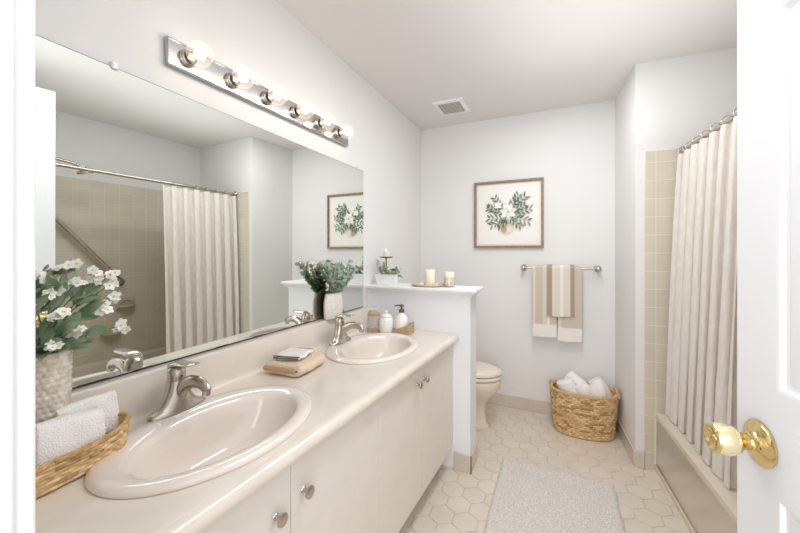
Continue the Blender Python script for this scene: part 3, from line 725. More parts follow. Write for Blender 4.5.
def soapdish(y, z, label):
    t = thing('soap_dish', label, 'soap dish', tuple(AM @ Vector((xw, y, z))), rz=AR, group='ceramic soap dishes on the tile')
    MB().box((-.014, -.078, -.055), (-.0005, .078, .055)).build('back_plate', 'tile_plain', parent=t, local=True, bevel=.006)
    b = MB()
    rings = []
    for z_, dpt, hw in ((-.038, .045, .058), (-.033, .062, .066), (-.020, .068, .070), (-.012, .066, .069)):
        rings.append([(-.0135, -hw, z_)] + [(-.0135 - dpt * sin(pi * k / 12) ** .6, -hw * cos(pi * k / 12), z_) for k in range(13)] + [(-.0135, hw, z_)])
    inner = [(x * .86 - .002, y * .86, -.013) for x, y, z in rings[-1]]; inn2 = [(x * .8 - .003, y * .8, -.028) for x, y, z in rings[-1]]
    b.loft(rings + [inner, inn2], True, True)
    b.build('dish_tray', 'tile_plain', parent=t, local=True, angle=50)
    arch = [(-.0145 - .012, .055 * cos(pi * k / 14), -.008 + .042 * sin(pi * k / 14)) for k in range(15)]
    MB().sweep([(-.013, .055, -.008)] + arch + [(-.013, -.055, -.008)], .005, n=8).build('dish_arch', 'tile_plain', parent=t, local=True)
M['tile_plain'] = mat('glazed_beige', (202, 192, 170), 0.2, spec=0.5)
soapdish(-0.715, 0.83, 'upper ceramic soap dish on the tile just under the grab bar end')
soapdish(-0.825, 0.60, 'lower ceramic soap dish on the tile near the bathtub rim')

# ------------------------------------------------------------------ curtain rod and curtain
rod = thing('curtain_rod', 'nickel shower curtain rod across the bathtub alcove', 'curtain rod', tuple(PV), rz=AR)
xr, zr = 0.133, 1.888
MB().sweep([(xr, -1.5150, zr), (xr, -0.0115, zr)], .0125, n=18).build('rod_tube', 'nickel', parent=rod, local=True)
for y, sg in ((-.0105, 1), (-1.5155, -1)):
    MB().lathe([(.027, .0005), (.027, .006), (.019, .014), (.016, .03)], n=24).xf(Matrix.Translation((xr, y, zr)) @ Matrix.Rotation(RAD(90 * sg), 4, 'X')).build('rod_flange', 'nickel', parent=rod, local=True)
cur = thing('shower_curtain', 'off-white linen shower curtain gathered at the far end of the rod', 'shower curtain', tuple(PV), rz=AR)
NF = 7; ya, yb = -0.040, -0.720; nu = NF * 20; zt, zb_ = 1.862, 0.3545
def cpt(i, k, nk, off):
    u = i / nu; tz = k / nk; z = zt + (zb_ - zt) * tz
    y = ya + (yb - ya) * u
    ph = u * NF * 2 * pi + pi * .5
    amp = 0.019 + 0.005 * tz + 0.004 * sin(u * 9 + 1) * tz
    s1 = sin(ph + 0.35 * sin(tz * 2.3 + u * 5))
    x = 0.116 - 0.056 * tz ** .8 - amp * s1 + 0.004 * sin(ph * 2 + tz * 4) * tz
    y += 0.018 * sin(2 * ph) * (0.5 + 0.5 * tz)
    if k == 0: z -= 0.007 * (1 - s1) * 0.5
    if k == nk: z += 0.004 * (1 + sin(ph + 1.0)) * .5
    return (x + off, min(y, -0.013), z)
nk = 44; b = MB()
F_ = [[cpt(i, k, nk, 0.0) for i in range(nu + 1)] for k in range(nk + 1)]
G_ = [[cpt(i, k, nk, 0.0025) for i in range(nu + 1)] for k in range(nk + 1)]
rings = [F_[k] + G_[k][::-1] for k in range(nk + 1)]
b.loft(rings, False, False); q = len(rings[0])
for k in (0, nk):
    for i in range(nu): b.f.append((k * q + i, k * q + i + 1, k * q + q - 2 - i, k * q + q - 1 - i)); b.m.append(0)
b.build('curtain_cloth', 'curtain', parent=cur, local=True, angle=80)
for k in range(NF):
    u = (k + .02) / NF; y = ya + (yb - ya) * u
    path = [(xr - .010 + .025 * cos(a), y + .004 * sin(a), zr - .010 + .025 * sin(a)) for a in [2 * pi * q / 20 for q in range(20)]]
    MB().sweep(path, .0024, n=8, closed=True).build('curtain_ring', 'nickel', parent=cur, local=True, angle=80)

# ------------------------------------------------------------------ rug
x0, x1, y0, y1 = -0.312, 0.287, 1.36, 2.245
nx, ny = 120, 170; b = MB(); rr = random.Random(3); vs = []
for j in range(ny + 1):
    for i in range(nx + 1):
        u, v_ = i / nx, j / ny
        edge = min(u, 1 - u, (v_) * 1.48, (1 - v_) * 1.48)
        h_ = 0.0125 * min(1, (edge / 0.03)) ** .5 if edge > 0 else 0.002
        h_ = max(0.003, h_) + (rr.random() - .5) * 0.0042 * (edge > 0.004)
        sk = 0.012 * (v_ - .5)
        vs.append((x0 + (x1 - x0) * u, y0 + (y1 - y0) * v_ , h_))
fs = [(j * (nx + 1) + i, j * (nx + 1) + i + 1, (j + 1) * (nx + 1) + i + 1, (j + 1) * (nx + 1) + i) for j in range(ny) for i in range(nx)]
b.add(vs, fs)
bd = [j for j in range(nx + 1)] + [(k) * (nx + 1) + nx for k in range(1, ny + 1)] + [ny * (nx + 1) + i for i in range(nx - 1, -1, -1)] + [k * (nx + 1) for k in range(ny - 1, 0, -1)]
o_ = len(b.v); b.v += [(vs[i][0], vs[i][1], 0.0006) for i in bd]; n = len(bd)
for k in range(n): b.f.append((bd[k], bd[(k + 1) % n], o_ + (k + 1) % n, o_ + k)); b.m.append(0)
tag(b.build('bath_rug', 'rug', loc=(-0.012, 1.80, 0), angle=80), 'flecked grey and cream bath rug on the hexagon tile floor', 'rug')

# ------------------------------------------------------------------ woven baskets
def weave(b, cx, cy, A0, B0, A1, B1, z0, z1, rows, cols, amp, th, rot=0.0, p=2.3, zwave=None, vper=6, n=None):
    n = n or cols * 6; m_ = rows * vper; rings = []
    c_, s_ = cos(rot), sin(rot)
    def ring(t, off, wv):
        a, bb = A0 + (A1 - A0) * t, B0 + (B1 - B0) * t; r = []
        for i in range(n):
            th_ = 2 * pi * i / n; d = off
            if wv:
                row = t * rows; ph = cols * th_ + (pi if int(row) % 2 else 0)
                d += amp * (0.55 + 0.45 * cos(ph)) * abs(sin(pi * row)) ** .6
            c, s = cos(th_), sin(th_)
            x = (a + d) * math.copysign(abs(c) ** (2 / p), c); y = (bb + d) * math.copysign(abs(s) ** (2 / p), s)
            z = z0 + (z1 - z0) * t + (zwave(th_) * t if zwave else 0)
            r.append((cx + x * c_ - y * s_, cy + x * s_ + y * c_, z))
        return r
    rings = [ring(k / m_, 0, True) for k in range(m_ + 1)] + [ring(1, -th, False), ring(0.5, -th, False), ring(0.03, -th, False)]
    f0 = len(b.f)
    b.loft(rings, True, True)
    rw = random.Random(rows * 31 + cols); tones = {}
    for k in range(m_):
        for i in range(n):
            row = k // vper; ph = cols * 2 * pi * (i + .5) / n + (pi if row % 2 else 0)
            key = (row, int((ph + pi) / (2 * pi)) % cols)
            if key not in tones: tones[key] = rw.choice((0, 0, 1, 1, 2))
            b.m[f0 + k * n + i] = tones[key]
    return [ring(1, -th * .5, False), ring(0.02, 0, False)]
def braid(b, ring, r0, tw, strands=3):
    K = len(ring); P = [Vector(p) for p in ring]
    for s in range(strands):
        path = []
        for k in range(K):
            t = (P[(k + 1) % K] - P[k - 1]).normalized(); up = Vector((0, 0, 1)); sd = t.cross(up).normalized()
            a = tw * 2 * pi * k / K + 2 * pi * s / strands
            path.append(P[k] + sd * r0 * .62 * cos(a) + up * r0 * .62 * sin(a))
        b.sweep(path, r0 * .62, n=7, closed=True)
bk = thing('wicker_basket', 'oval honey-coloured wicker basket in the back corner by the wall', 'basket', (0.168, 2.832, 0))
BR = RAD(3)
b = MB(); rims = weave(b, 0.170, 2.832, 0.190, 0.126, 0.216, 0.150, 0.006, 0.298, 20, 34, 0.0085, 0.012, BR, n=34 * 8, vper=6)
b.build('basket_body', ['rattan', 'rattanlt', 'rattandk'], parent=bk, angle=75)
b = MB(); braid(b, [(x, y, z + .004) for x, y, z in rims[0]], 0.0105, 36); b.build('basket_rim', 'rattan', parent=bk, angle=80)
b = MB(); braid(b, [(x, y, 0.0100) for x, y, z in rims[1]], 0.0075, 36); b.build('basket_foot', 'rattan', parent=bk, angle=80)
for sg in (-1, 1):
    b = MB(); path = []
    for k in range(15):
        a = pi * k / 14; path.append(Vector((sg * (0.217 - .012 * sin(a)), 0.058 * cos(a), 0.290 + 0.046 * sin(a))))
    Rm = Matrix.Translation((0.170, 2.832, 0)) @ Matrix.Rotation(BR, 4, 'Z')
    path = [Rm @ p for p in path]
    b.sweep(path, .009, n=10)
    for k in range(0, 14): b.sweep([path[k] + Vector((0, .010, 0)), path[k] + Vector((0, 0, .010)), path[k] + Vector((0, -.010, 0))], .003, n=6)
    b.build('basket_handle', 'rattan', parent=bk, angle=80)

def roll_towel(name, label, cat, c, axis, L, R, group, flat=1.0, seed=1, m='terry'):
    """a terry towel rolled up: a spiral of cloth swept along its length"""
    rnd = random.Random(seed); turns = 3.1; th = R / (turns + .35); N = 120
    out = []; inn = []
    for k in range(N + 1):
        a = 2 * pi * turns * k / N; r = th * .35 + th * (a / (2 * pi)) + th * .5
        r *= 1 + .02 * sin(3 * a + seed)
        out.append((r * cos(a), r * sin(a) * flat)); q = max(.0005, r - th * .86); inn.append((q * cos(a), q * sin(a) * flat))
    loop = out + inn[::-1]
    az = Vector(axis).normalized(); ax = az.orthogonal().normalized() if abs(az.z) > .9 else az.cross(Vector((0, 0, 1))).normalized(); ay = az.cross(ax)
    C = Vector(c); b = MB(); rings = []; steps = 16
    for k in range(steps + 1):
        t = k / steps; z = (t - .5) * L; s_ = 1 - .10 * (abs(2 * t - 1) ** 6) + .012 * sin(7 * t + seed)
        dz = lambda r: (0.004 * sin(9 * r / R + seed)) if k in (0, steps) else 0
        rings.append([tuple(C + ax * (x * s_) + ay * (y * s_) + az * (z + dz(math.hypot(x, y)))) for x, y in loop])
    b.loft(rings, False, False); n = len(loop)
    o0 = 0
    for e_ in (0, steps * n):
        for k in range(N): b.f.append((e_ + k, e_ + k + 1, e_ + n - 2 - k, e_ + n - 1 - k)); b.m.append(0)
    o = b.build(name, m, loc=c, angle=80)
    return tag(o, label, cat, group)
GB = 'rolled white towels in the wicker basket'
T0 = Vector((0.170, 2.832, 0))
roll_towel('rolled_towel', 'thick white rolled towel leaning at the left front of the wicker basket', 'towel', (0.072, 2.812, 0.285), (-.40, .10, .82), .150, .062, GB, seed=1)
roll_towel('rolled_towel', 'white rolled towel at the back of the wicker basket left of centre', 'towel', (0.128, 2.915, 0.318), (-.75, .25, .55), .15, .050, GB, seed=2)
roll_towel('rolled_towel', 'small white rolled towel in the middle front of the wicker basket', 'towel', (0.172, 2.790, 0.275), (-.22, .16, .92), .14, .050, GB, seed=3)
roll_towel('rolled_towel', 'white rolled towel right of centre in the wicker basket front', 'towel', (0.262, 2.806, 0.280), (-.16, .18, .92), .15, .054, GB, seed=4)
roll_towel('rolled_towel', 'white rolled towel at the right back of the wicker basket by the wall', 'towel', (0.285, 2.890, 0.295), (-.50, .08, .82), .15, .052, GB, seed=5)

# ------------------------------------------------------------------ counter, near end: wicker tray, towels, woven pot of flowers
tr = thing('wicker_tray', 'low oval woven tray basket holding towels beside the near sink', 'basket', (-0.982, 0.345, ZK))
zw = lambda a: 0.016 * (abs(cos(a)) ** 3)
b = MB(); TRC = (-0.982, 0.345)
rims = weave(b, TRC[0], TRC[1], 0.046, 0.150, 0.055, 0.163, ZK + .004, ZK + .064, 8, 30, 0.0048, 0.007, 0.05, 2.4, lambda a: 0.018 * (abs(sin(a)) ** 4), n=240, vper=5)
b.build('tray_body', ['rattan', 'rattanlt', 'rattandk'], parent=tr, angle=75)
b = MB(); braid(b, rims[0], 0.0048, 44); b.build('tray_rim', 'rattan2', parent=tr, angle=80)

def soft_fold(name, label, c, size, rot, seed, layers=2, m='terry', tilt=(0, 0), group=None, cat='towel', thick=.92):
    """a folded towel: stacked soft rounded layers joined at one side"""
    rnd = random.Random(seed); b = MB(); sx, sy, sz = size
    R3 = Matrix.Translation(Vector(c)) @ Matrix.Rotation(rot, 4, 'Z') @ Matrix.Rotation(tilt[0], 4, 'X') @ Matrix.Rotation(tilt[1], 4, 'Y')
    lh = sz / layers
    # serpentine profile in x-z, extruded in y
    out = []; r = lh / 2 * .92; K = 10; re_ = lh / 2 * thick
    for l in range(layers):
        zc = lh * (l + .5)
        pts = []
        for k in range(K + 1): pts.append((-sx / 2 + r + (sx - 2 * r) * k / K, zc))
        if l % 2: pts = pts[::-1]
        out += pts
        if l < layers - 1:
            sgn = 1 if l % 2 == 0 else -1; xe = sgn * (sx / 2 - r)
            for k in range(1, 6):
                a = -pi / 2 + pi * k / 6; out.append((xe + sgn * r * cos(a), zc + lh / 2 + lh / 2 * sin(a)))
    path2 = [Vector((p[0], p[1])) for p in out]; up = []; dn = []
    for k, p in enumerate(path2):
        t = (path2[min(k + 1, len(path2) - 1)] - path2[max(k - 1, 0)]).normalized(); nrm = Vector((-t.y, t.x))
        e_ = re_ * (.55 if k in (0, len(path2) - 1) else 1)
        up.append(p + nrm * e_); dn.append(p - nrm * e_)
    loop = up + dn[::-1]; rings = []; J = 14
    for j in range(J + 1):
        t = j / J; y = (t - .5) * sy; s_ = 1 - .035 * abs(2 * t - 1) ** 8; q = []
        for x, z in [(v[0], v[1]) for v in loop]:
            q.append(tuple(R3 @ Vector((x * s_ + .0012 * sin(9 * t + z * 90 + seed), y + .002 * sin(60 * z + seed) * (j in (0, J)), max(0.0002, sz / 2 + (z - sz / 2) * (1 - .05 * abs(2 * t - 1) ** 8) + .0015 * sin(11 * t + x * 40 + seed))))))
        rings.append(q)
    b.loft(rings, False, False)
    n = len(loop); h = n // 2
    for e_ in (0, J * n):
        for k in range(h - 1): b.f.append((e_ + k, e_ + k + 1, e_ + n - 2 - k, e_ + n - 1 - k)); b.m.append(0)
    o = b.build(name, m, loc=c, angle=80)
    return tag(o, label, cat, group)
GT = 'white towels in the wicker tray'
soft_fold('face_towel', 'thick white folded towel standing at the front of the wicker tray', (-0.958, 0.388, ZK + .074), (.104, .120, .040), RAD(3), 8, 2, 'terry', (RAD(-5), RAD(-104)), GT)
soft_fold('face_towel', 'white folded towel at the far end of the wicker tray by the sink', (-1.006, 0.442, ZK + .086), (.100, .112, .026), RAD(-2), 9, 2, 'terry', (RAD(3), RAD(-100)), GT)
soft_fold('face_towel', 'white folded towel at the near end of the wicker tray beside the woven pot', (-0.962, 0.255, ZK + .072), (.100, .104, .040), RAD(4), 10, 2, 'terry', (RAD(4), RAD(-103)), GT)

fp = thing('flower_pot', 'pale woven pot of white flowers standing at the mirror left end', 'flower pot', (-1.066, 0.380, ZK))
PC = (-1.066, 0.380)
b = MB(); rims = weave(b, PC[0], PC[1], 0.039, 0.039, 0.0455, 0.0455, ZK + .001, 1.074, 20, 22, 0.003, 0.006, 0, 2.0)
b.build('pot', ['potweave', 'potweave', 'potweave2'], parent=fp, angle=75)
MB().lathe([(.036, 1.055), (.001, 1.06)], (PC[0], PC[1], 0), n=20).build('soil', 'stem', parent=fp)
FL = [(-1.02, .402, 1.27), (-1.035, .430, 1.233), (-1.045, .462, 1.222), (-1.04, .500, 1.222), (-1.05, .470, 1.245), (-1.03, .495, 1.245), (-1.04, .502, 1.178), (-1.03, .470, 1.162), (-1.02, .425, 1.122), (-1.025, .508, 1.108), (-1.0, .372, 1.098), (-1.02, .385, 1.155), (-1.05, .335, 1.235), (-1.02, .318, 1.215), (-1.03, .345, 1.195), (-1.06, .385, 1.225), (-1.03, .38, 1.200), (-1.05, .36, 1.248), (-1.0, .33, 1.24), (-1.07, .31, 1.26)]
st = MB(); lf = MB(); fw = MB(); rr = random.Random(11)
for (x, y, z) in FL:
    p0 = Vector((PC[0] + rr.uniform(-.02, .02), PC[1] + rr.uniform(-.02, .02), 1.06)); p1 = Vector((x, y, z))
    mid = (p0 + p1) / 2 + Vector((0, -.01, .02))
    st.sweep([p0, mid, p1], [.0016, .0014, .0010], n=5)
    for q in range(4):
        c = p1 + Vector((rr.uniform(-.014, .014), rr.uniform(-.014, .014), rr.uniform(-.012, .012)))
        fw.flower(c, (.55 + rr.uniform(-.4, .4), -.3 + rr.uniform(-.5, .5), .5 + rr.uniform(-.4, .4)), .0095 + .004 * rr.random())
    for q in range(4):
        t = .25 + .6 * rr.random(); c = p0.lerp(mid, t * 1.0) if t < .5 else mid.lerp(p1, (t - .5) * 1.6)
        d = (p1 - p0).normalized() + Vector((rr.uniform(-.2, .8), rr.uniform(-.7, .7), rr.uniform(-.5, .4)))
        lf.use(0 if rr.random() < .7 else 1).leaf(c, d, (rr.uniform(.1, 1), rr.uniform(-.6, 0), .6), .034 + .022 * rr.random(), .020 + .009 * rr.random(), .2)
for q in range(22):
    a = rr.uniform(-.9, 1.5); c = Vector((PC[0] + .03 * cos(a), PC[1] + .03 * sin(a), 1.075))
    lf.use(0).leaf(c, (cos(a) * .6, sin(a) * .9, rr.uniform(.1, .9)), (.3, -.2, 1), .045 + .022 * rr.random(), .024 + .008 * rr.random(), .35)
for bb in (st, lf, fw): bb.v = [(max(x, -1.146), y, z) for x, y, z in bb.v]
st.build('flower_stems', 'stem', parent=fp); lf.build('leaves', ['leafdark', 'leaflight'], parent=fp, angle=80)
fw.build('blossoms', ['petal', 'pollen'], parent=fp, angle=80)

# folded towels between the sinks
ft = soft_fold('folded_towel', 'beige folded towel on the counter between the two sinks', (-1.000, 1.135, ZK + .0008), (.178, .185, .050), RAD(6), 3, 2, 'terrycream', thick=.62)
b = MB(); RF = Matrix.Rotation(RAD(6), 4, 'Z'); rings = []
for q, ins in enumerate((.004, .0, .0, .004)):
    y = (-.0985, -.093, .088, .0915)[q]
    rings.append([tuple(RF @ Vector((-.082 + .150 * (.5 - .5 * cos(pi * k / 10)) if k <= 10 else -.082 + .150 * (.5 - .5 * cos(pi * (20 - k) / 10)), y, .025 + (.0115 - ins) * (1 if k <= 10 else -1) * (1 if k not in (0, 10, 11, 20) else .5)))) for k in range(21)])
b.loft(rings); o = b.build('inner_fold', 'terrybeige', parent=ft, local=True, angle=60); o['label'] = 'tan inner fold'
fc = soft_fold('folded_cloth', 'white folded cloth with dark hem on top of the beige towel', (-1.014, 1.142, ZK + .0525), (.122, .120, .016), RAD(14), 5, 2, 'linenwhite', thick=.7)
b = MB(); R3 = Matrix.Rotation(RAD(14), 4, 'Z')
for pa, pb, z in (((-.059, -.0605), (.057, -.0605), .0125), ((-.059, -.0605), (.050, -.0605), .0045), ((.0605, -.058), (.0605, .058), .0085), ((-.030, .0605), (.058, .0605), .0125)):
    b.sweep([tuple(R3 @ Vector((pa[0] + (pb[0] - pa[0]) * k / 8, (pa[1] + (pb[1] - pa[1]) * k / 8) * 1.01, z + .0006 * sin(k)))) for k in range(9)], .0026, n=6)
o = b.build('hem_trim', 'hem', parent=fc, local=True); o['label'] = 'dark grey hem'

# ------------------------------------------------------------------ eucalyptus vase on the backsplash ledge
vz = 0.9386; VX, VY = -1.1185, 1.572
vs_ = thing('eucalyptus_vase', 'white textured oval vase of eucalyptus in front of the mirror', 'vase', (VX, VY, vz))
b = MB(); prf = [(.066, .0), (.072, .004), (.077, .03), (.0785, .07), (.075, .105), (.066, .128), (.063, .138), (.058, .138), (.058, .118)]
rings = []
n = 60
fine = []
for k in range(len(prf) - 1):
    for q in range(5):
        t = q / 5; fine.append((prf[k][0] + (prf[k + 1][0] - prf[k][0]) * t, prf[k][1] + (prf[k + 1][1] - prf[k][1]) * t))
fine.append(prf[-1]); rr = random.Random(2)
for r, z in fine:
    rings.append([(VX + (r + .0016 * rr.random()) * .395 * cos(2 * pi * i / n), VY + (r + .0016 * rr.random()) * sin(2 * pi * i / n), vz + z) for i in range(n)])
b.loft(rings, True, True); b.build('vase_body', 'ceramicrough', parent=vs_, angle=80)
st = MB(); lf = MB(); rr = random.Random(21)
ends = [(-.145, .155), (-.115, .10), (-.09, .145), (-.055, .11), (-.035, .135), (.0, .12), (.03, .14), (.055, .105), (.09, .135), (.125, .165), (.135, .115), (.075, .075), (-.08, .065), (.01, .085), (-.02, .06), (.04, .06)]
for ey, ez in ends:
    p0 = Vector((VX + rr.uniform(-.008, .012), VY + max(-.03, min(.03, ey * .4)), vz + .125)); ex = rr.uniform(.0, .075)
    p1 = Vector((VX + ex, VY + ey * .88, vz + .138 + ez)); mid = p0.lerp(p1, .5) + Vector((.004, -ey * .08, .012)); K = 7
    pts = []
    for k in range(K + 1):
        t = k / K; pts.append(p0 * (1 - t) ** 2 + mid * 2 * t * (1 - t) + p1 * t * t)
    st.sweep(pts, [.0014] * (K + 1), n=5)
    for k in range(1, K + 1):
        tdir = (pts[k] - pts[k - 1]).normalized()
        for s_ in (-1, 1):
            d = tdir * .45 + Vector((rr.uniform(-.2, .7), s_ * rr.uniform(.4, 1), rr.uniform(-.2, .6)))
            lf.use(0 if rr.random() < .6 else 1).leaf(pts[k], d, (.8, rr.uniform(-.4, .2), .5), .022 + .010 * rr.random(), .017 + .006 * rr.random(), .15, round_=True)
for bb in (st, lf): bb.v = [(max(x, -1.151), y, z) for x, y, z in bb.v]
st.build('stems', 'stem', parent=vs_); lf.build('leaves', ['euca', 'euca2'], parent=vs_, angle=80)

# ------------------------------------------------------------------ far end of the counter
pch = thing('soap_pouch', 'grey soap pouch with brown band and string bow beside the white jar', 'pouch', (-1.030, 1.868, ZK), rz=RAD(22))
b = MB(); hh = [(0.0005, .040, .022), (.006, .043, .025), (.026, .043, .025)]
b.loft([ell(0, 0, a, c, z, 32, 3.5) for z, a, c in hh]).build('pouch_base', 'kraft', parent=pch, local=True, angle=60)
MB().loft([ell(0, 0, a, c, z, 32, 3.2) for z, a, c in [(.0265, .041, .023), (.05, .040, .022), (.08, .037, .019), (.098, .035, .016)]]).build('pouch_body', 'greyfabric', parent=pch, local=True, angle=60)
MB().loft([ell(0, 0, a, c, z, 32, 3.0) for z, a, c in [(.0985, .037, .019), (.103, .038, .020), (.118, .034, .016), (.127, .027, .011), (.1295, .014, .005)]]).build('pouch_top', 'kraft', parent=pch, local=True, angle=60)
b = MB()
for s_ in (-1, 1):
    b.sweep([(0, 0, .129), (s_ * .014, 0, .146), (s_ * .032, .002, .156), (s_ * .040, .0, .150), (s_ * .024, 0, .137), (0, 0, .130)], .0022, n=6)
b.build('string_bow', 'linenwhite', parent=pch, local=True)

jar = thing('ceramic_jar', 'white lidded ceramic jar between the soap pouch and dispenser', 'jar', (-0.945, 1.872, ZK))
b = MB(); rings = []
for r, z in [(.030, .0005), (.036, .003), (.041, .018), (.0425, .045), (.042, .075), (.038, .090), (.031, .096)]:
    rings.append([(-.945 + r * (1 + .02 * cos(10 * 2 * pi * i / 60)) * cos(2 * pi * i / 60), 1.872 + r * (1 + .02 * cos(10 * 2 * pi * i / 60)) * sin(2 * pi * i / 60), ZK + z) for i in range(60)])
b.loft(rings).build('jar_body', 'ceramic', parent=jar, angle=60)
MB().lathe([(.034, .0965), (.0355, .100), (.033, .107), (.022, .113), (.008, .116), (.007, .121), (.011, .126), (.011, .131), (.005, .135)], (-.945, 1.872, ZK), n=36).build('jar_lid', 'ceramic', parent=jar, angle=60)

cad = thing('soap_caddy', 'small kraft brown open caddy holding the pump bottle', 'caddy', (-0.845, 1.908, ZK), rz=RAD(6))
b = MB(); A_, B_ = .055, .043
b.loft([rrect(-A_, -B_, A_, B_, .016, .0005), rrect(-A_ - .002, -B_ - .002, A_ + .002, B_ + .002, .017, .02), [(x, y, .028 + (.034 * max(0, min(1, (x + .005) / .05)) if True else 0)) for x, y, z in rrect(-A_ - .003, -B_ - .003, A_ + .003, B_ + .003, .018, 0)],
        [(x, y, .028 + (.034 * max(0, min(1, (x + .005) / .05)))) for x, y, z in rrect(-A_ + .003, -B_ + .003, A_ - .003, B_ - .003, .014, 0)], rrect(-A_ + .003, -B_ + .003, A_ - .003, B_ - .003, .014, .004)], True, True)
b.build('caddy_body', 'kraft', parent=cad, local=True, angle=50)
dis = thing('soap_dispenser', 'white pump soap dispenser standing in the brown caddy', 'soap dispenser', (-0.858, 1.906, ZK + .0045))
dp = [(.034, .0), (.039, .004), (.041, .03), (.041, .062), (.039, .080), (.032, .096), (.022, .108), (.0155, .114), (.0155, .120)]
MB().lathe(dp, (-.858, 1.906, ZK + .0045), n=36).build('bottle', 'ceramic', parent=dis, angle=60)
pm = MB().lathe([(.0165, .1202), (.0165, .136), (.013, .139), (.006, .140), (.006, .153), (.013, .155), (.013, .165), (.010, .167)], (-.858, 1.906, ZK + .0045), n=24).build('pump', 'bronze', parent=dis, angle=50)
MB().sweep([(-.858, 1.906, ZK + .166), (-.885, 1.896, ZK + .167), (-.898, 1.891, ZK + .161)], [.005, .0045, .004], n=10).build('pump_nozzle', 'bronze', parent=pm)

# ------------------------------------------------------------------ things on the half-wall cap
zc = 1.0802
pl = thing('planter_box', 'small white ceramic planter of greenery on the half wall beside the mirror', 'planter', (-1.045, 2.085, zc), rz=RAD(8))
b = MB()
b.loft([rrect(-.068, -.026, .068, .026, .010, .0005), rrect(-.074, -.030, .074, .030, .011, .03), rrect(-.082, -.034, .082, .034, .012, .070), rrect(-.077, -.029, .077, .029, .010, .070), rrect(-.075, -.027, .075, .027, .010, .058)])
b.build('planter_pot', 'ceramic', parent=pl, local=True, angle=50)
lf = MB(); fw = MB(); rr = random.Random(5)
for k in range(60):
    x = rr.uniform(-.055, .075); hgt = .07 * (1.25 if x < -.01 else .65)
    c = Vector((x, rr.uniform(-.016, .016), .062 + rr.uniform(0, hgt)))
    lf.use(0 if rr.random() < .75 else 1).leaf(c, (rr.uniform(-.8, .8), rr.uniform(-.9, .4), rr.uniform(-.2, .9)), (0, -.5, .8), .028 + .016 * rr.random(), .019, .2, round_=True)
for k in range(5):
    lf.use(2).sweep([(-.04 + .024 * k, 0, .05), (-.045 + .026 * k, -.004, .12 if k < 2 else .09)], .0012, n=5)
for k in range(5): lf.use(0).leaf((.06 + .006 * k, -.01, .068), (.9, -.4, .05 - .08 * k), (0, -.3, 1), .034, .018, .3, round_=True)
lf.build('greenery', ['leafdark', 'leaflight', 'stem'], parent=pl, local=True, angle=80)
for k in range(14): fw.flower((rr.uniform(.005, .06), rr.uniform(-.014, .014), .085 + rr.uniform(0, .034)), (rr.uniform(-.4, .4), -.8, .6), .008)
fw.build('tiny_blossoms', ['petal', 'pollen'], parent=pl, local=True, angle=80)
cs = thing('candle_stand', 'slim bronze candle stand behind the small white planter', 'candle stand', (-1.085, 2.150, zc))
MB().lathe([(.034, .0005), (.034, .004), (.010, .008), (.0045, .012)], (-1.085, 2.150, zc), n=28).build('stand_foot', 'bronze', parent=cs)
MB().lathe([(.0045, .011), (.0045, .178)], (-1.085, 2.150, zc), n=14).build('stand_stem', 'bronze', parent=cs)
MB().lathe([(.008, .176), (.046, .181), (.049, .186), (.047, .187), (.044, .184)], (-1.085, 2.150, zc), n=32).build('drip_dish', 'bronze', parent=cs, angle=60)
cn = thing('small_candle', 'small lit cream candle on top of the bronze candle stand', 'candle', (-1.085, 2.150, zc + .1845))
MB().lathe([(.021, .0004), (.0215, .003), (.021, .036), (.016, .038)], (-1.085, 2.150, zc + .1845), n=22).build('candle_wax', 'wax', parent=cn)
fl = MB().sweep([(-1.085, 2.150, zc + .2215), (-1.085, 2.150, zc + .228)], .0008, n=6).build('wick', 'wick', parent=cn)
MB().lathe([(.0008, .0425), (.003, .046), (.0025, .050), (.0006, .056)], (-1.085, 2.150, zc + .1845), n=10).build('flame', 'flame', parent=cn)

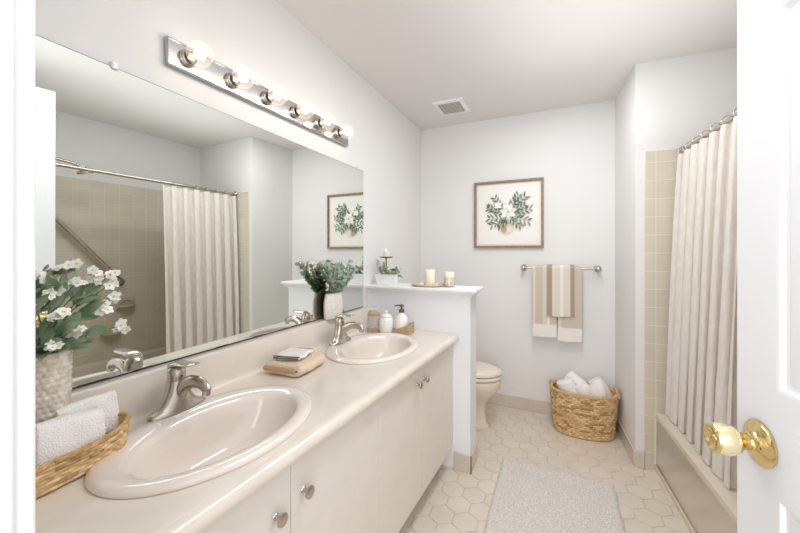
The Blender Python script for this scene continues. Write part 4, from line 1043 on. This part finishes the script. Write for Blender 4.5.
tray = MB(); TCX, TCY = -0.760, 2.098
tray.loft([ell(TCX, TCY, .094, .070, zc + .0004, 40, 2.6), ell(TCX, TCY, .106, .080, zc + .010, 40, 2.6), ell(TCX, TCY, .107, .081, zc + .014, 40, 2.6), ell(TCX, TCY, .102, .076, zc + .014, 40, 2.6), ell(TCX, TCY, .094, .070, zc + .006, 40, 2.6)])
tag(tray.build('wooden_tray', 'wood', loc=(TCX, TCY, zc), angle=50), 'pale wooden tray on the half wall cap under the pillar candle', 'tray')
def candle(name, label, x, y, z, r, h, wick=True):
    t = thing(name, label, 'candle', (x, y, z))
    MB().lathe([(r * .97, .0004), (r, .003), (r, h - .003), (r * .93, h), (r * .75, h - .003), (r * .2, h - .005)], (x, y, z), n=32).build('candle_wax', 'wax', parent=t, angle=60)
    MB().sweep([(x, y, z + h - .006), (x + .001, y, z + h + .005)], .0009, n=6).build('wick', 'wick', parent=t)
candle('pillar_candle', 'tall thick cream pillar candle on the wooden tray', -0.752, 2.115, zc + .0066, .033, .098)
for (x, y, lab) in ((-.792, 2.060, 'tiny white votive in front of the pillar candle, toward the mirror'), (-.700, 2.075, 'tiny white votive right of the pillar candle beside the glass holder')):
    t = thing('tea_light', lab, 'candle', (x, y, zc + .0066))
    MB().lathe([(.016, .0004), (.017, .004), (.017, .016), (.015, .0165), (.0145, .014)], (x, y, zc + .0066), n=24).build('tea_cup', 'ceramic', parent=t)
    MB().lathe([(.0144, .0135), (.004, .0142)], (x, y, zc + .0066), n=20).build('tea_wax', 'wax', parent=t)
    MB().sweep([(x, y, zc + .0066 + .0145), (x, y, zc + .0066 + .020)], .0008, n=5).build('wick', 'wick', parent=t)
hx_, hy_ = -0.622, 2.115
ho = thing('glass_holder', 'clear glass candle holder with green sprigs at the half wall end', 'candle holder', (hx_, hy_, zc))
MB().lathe([(.031, .0005), (.034, .003), (.034, .062), (.0325, .062), (.0325, .005), (.030, .004)], (hx_, hy_, zc), n=36).build('glass_cup', 'holderglass', parent=ho, angle=50)
rr = random.Random(9)
for k in range(8):
    a = 2 * pi * k / 8; p = (hx_ + .0365 * cos(a), hy_ + .0365 * sin(a), zc + rr.uniform(.006, .03))
    MB().leaf(p, (-sin(a) * rr.uniform(-.8, .8), cos(a) * rr.uniform(-.8, .8), rr.uniform(.4, 1)), (cos(a), sin(a), 0), .018, .006, .0).build('sprig_leaf', 'euca2', parent=ho, angle=80)
candle('jar_candle', 'short cream candle inside the clear glass holder', hx_, hy_, zc + .0055, .0315, .088)
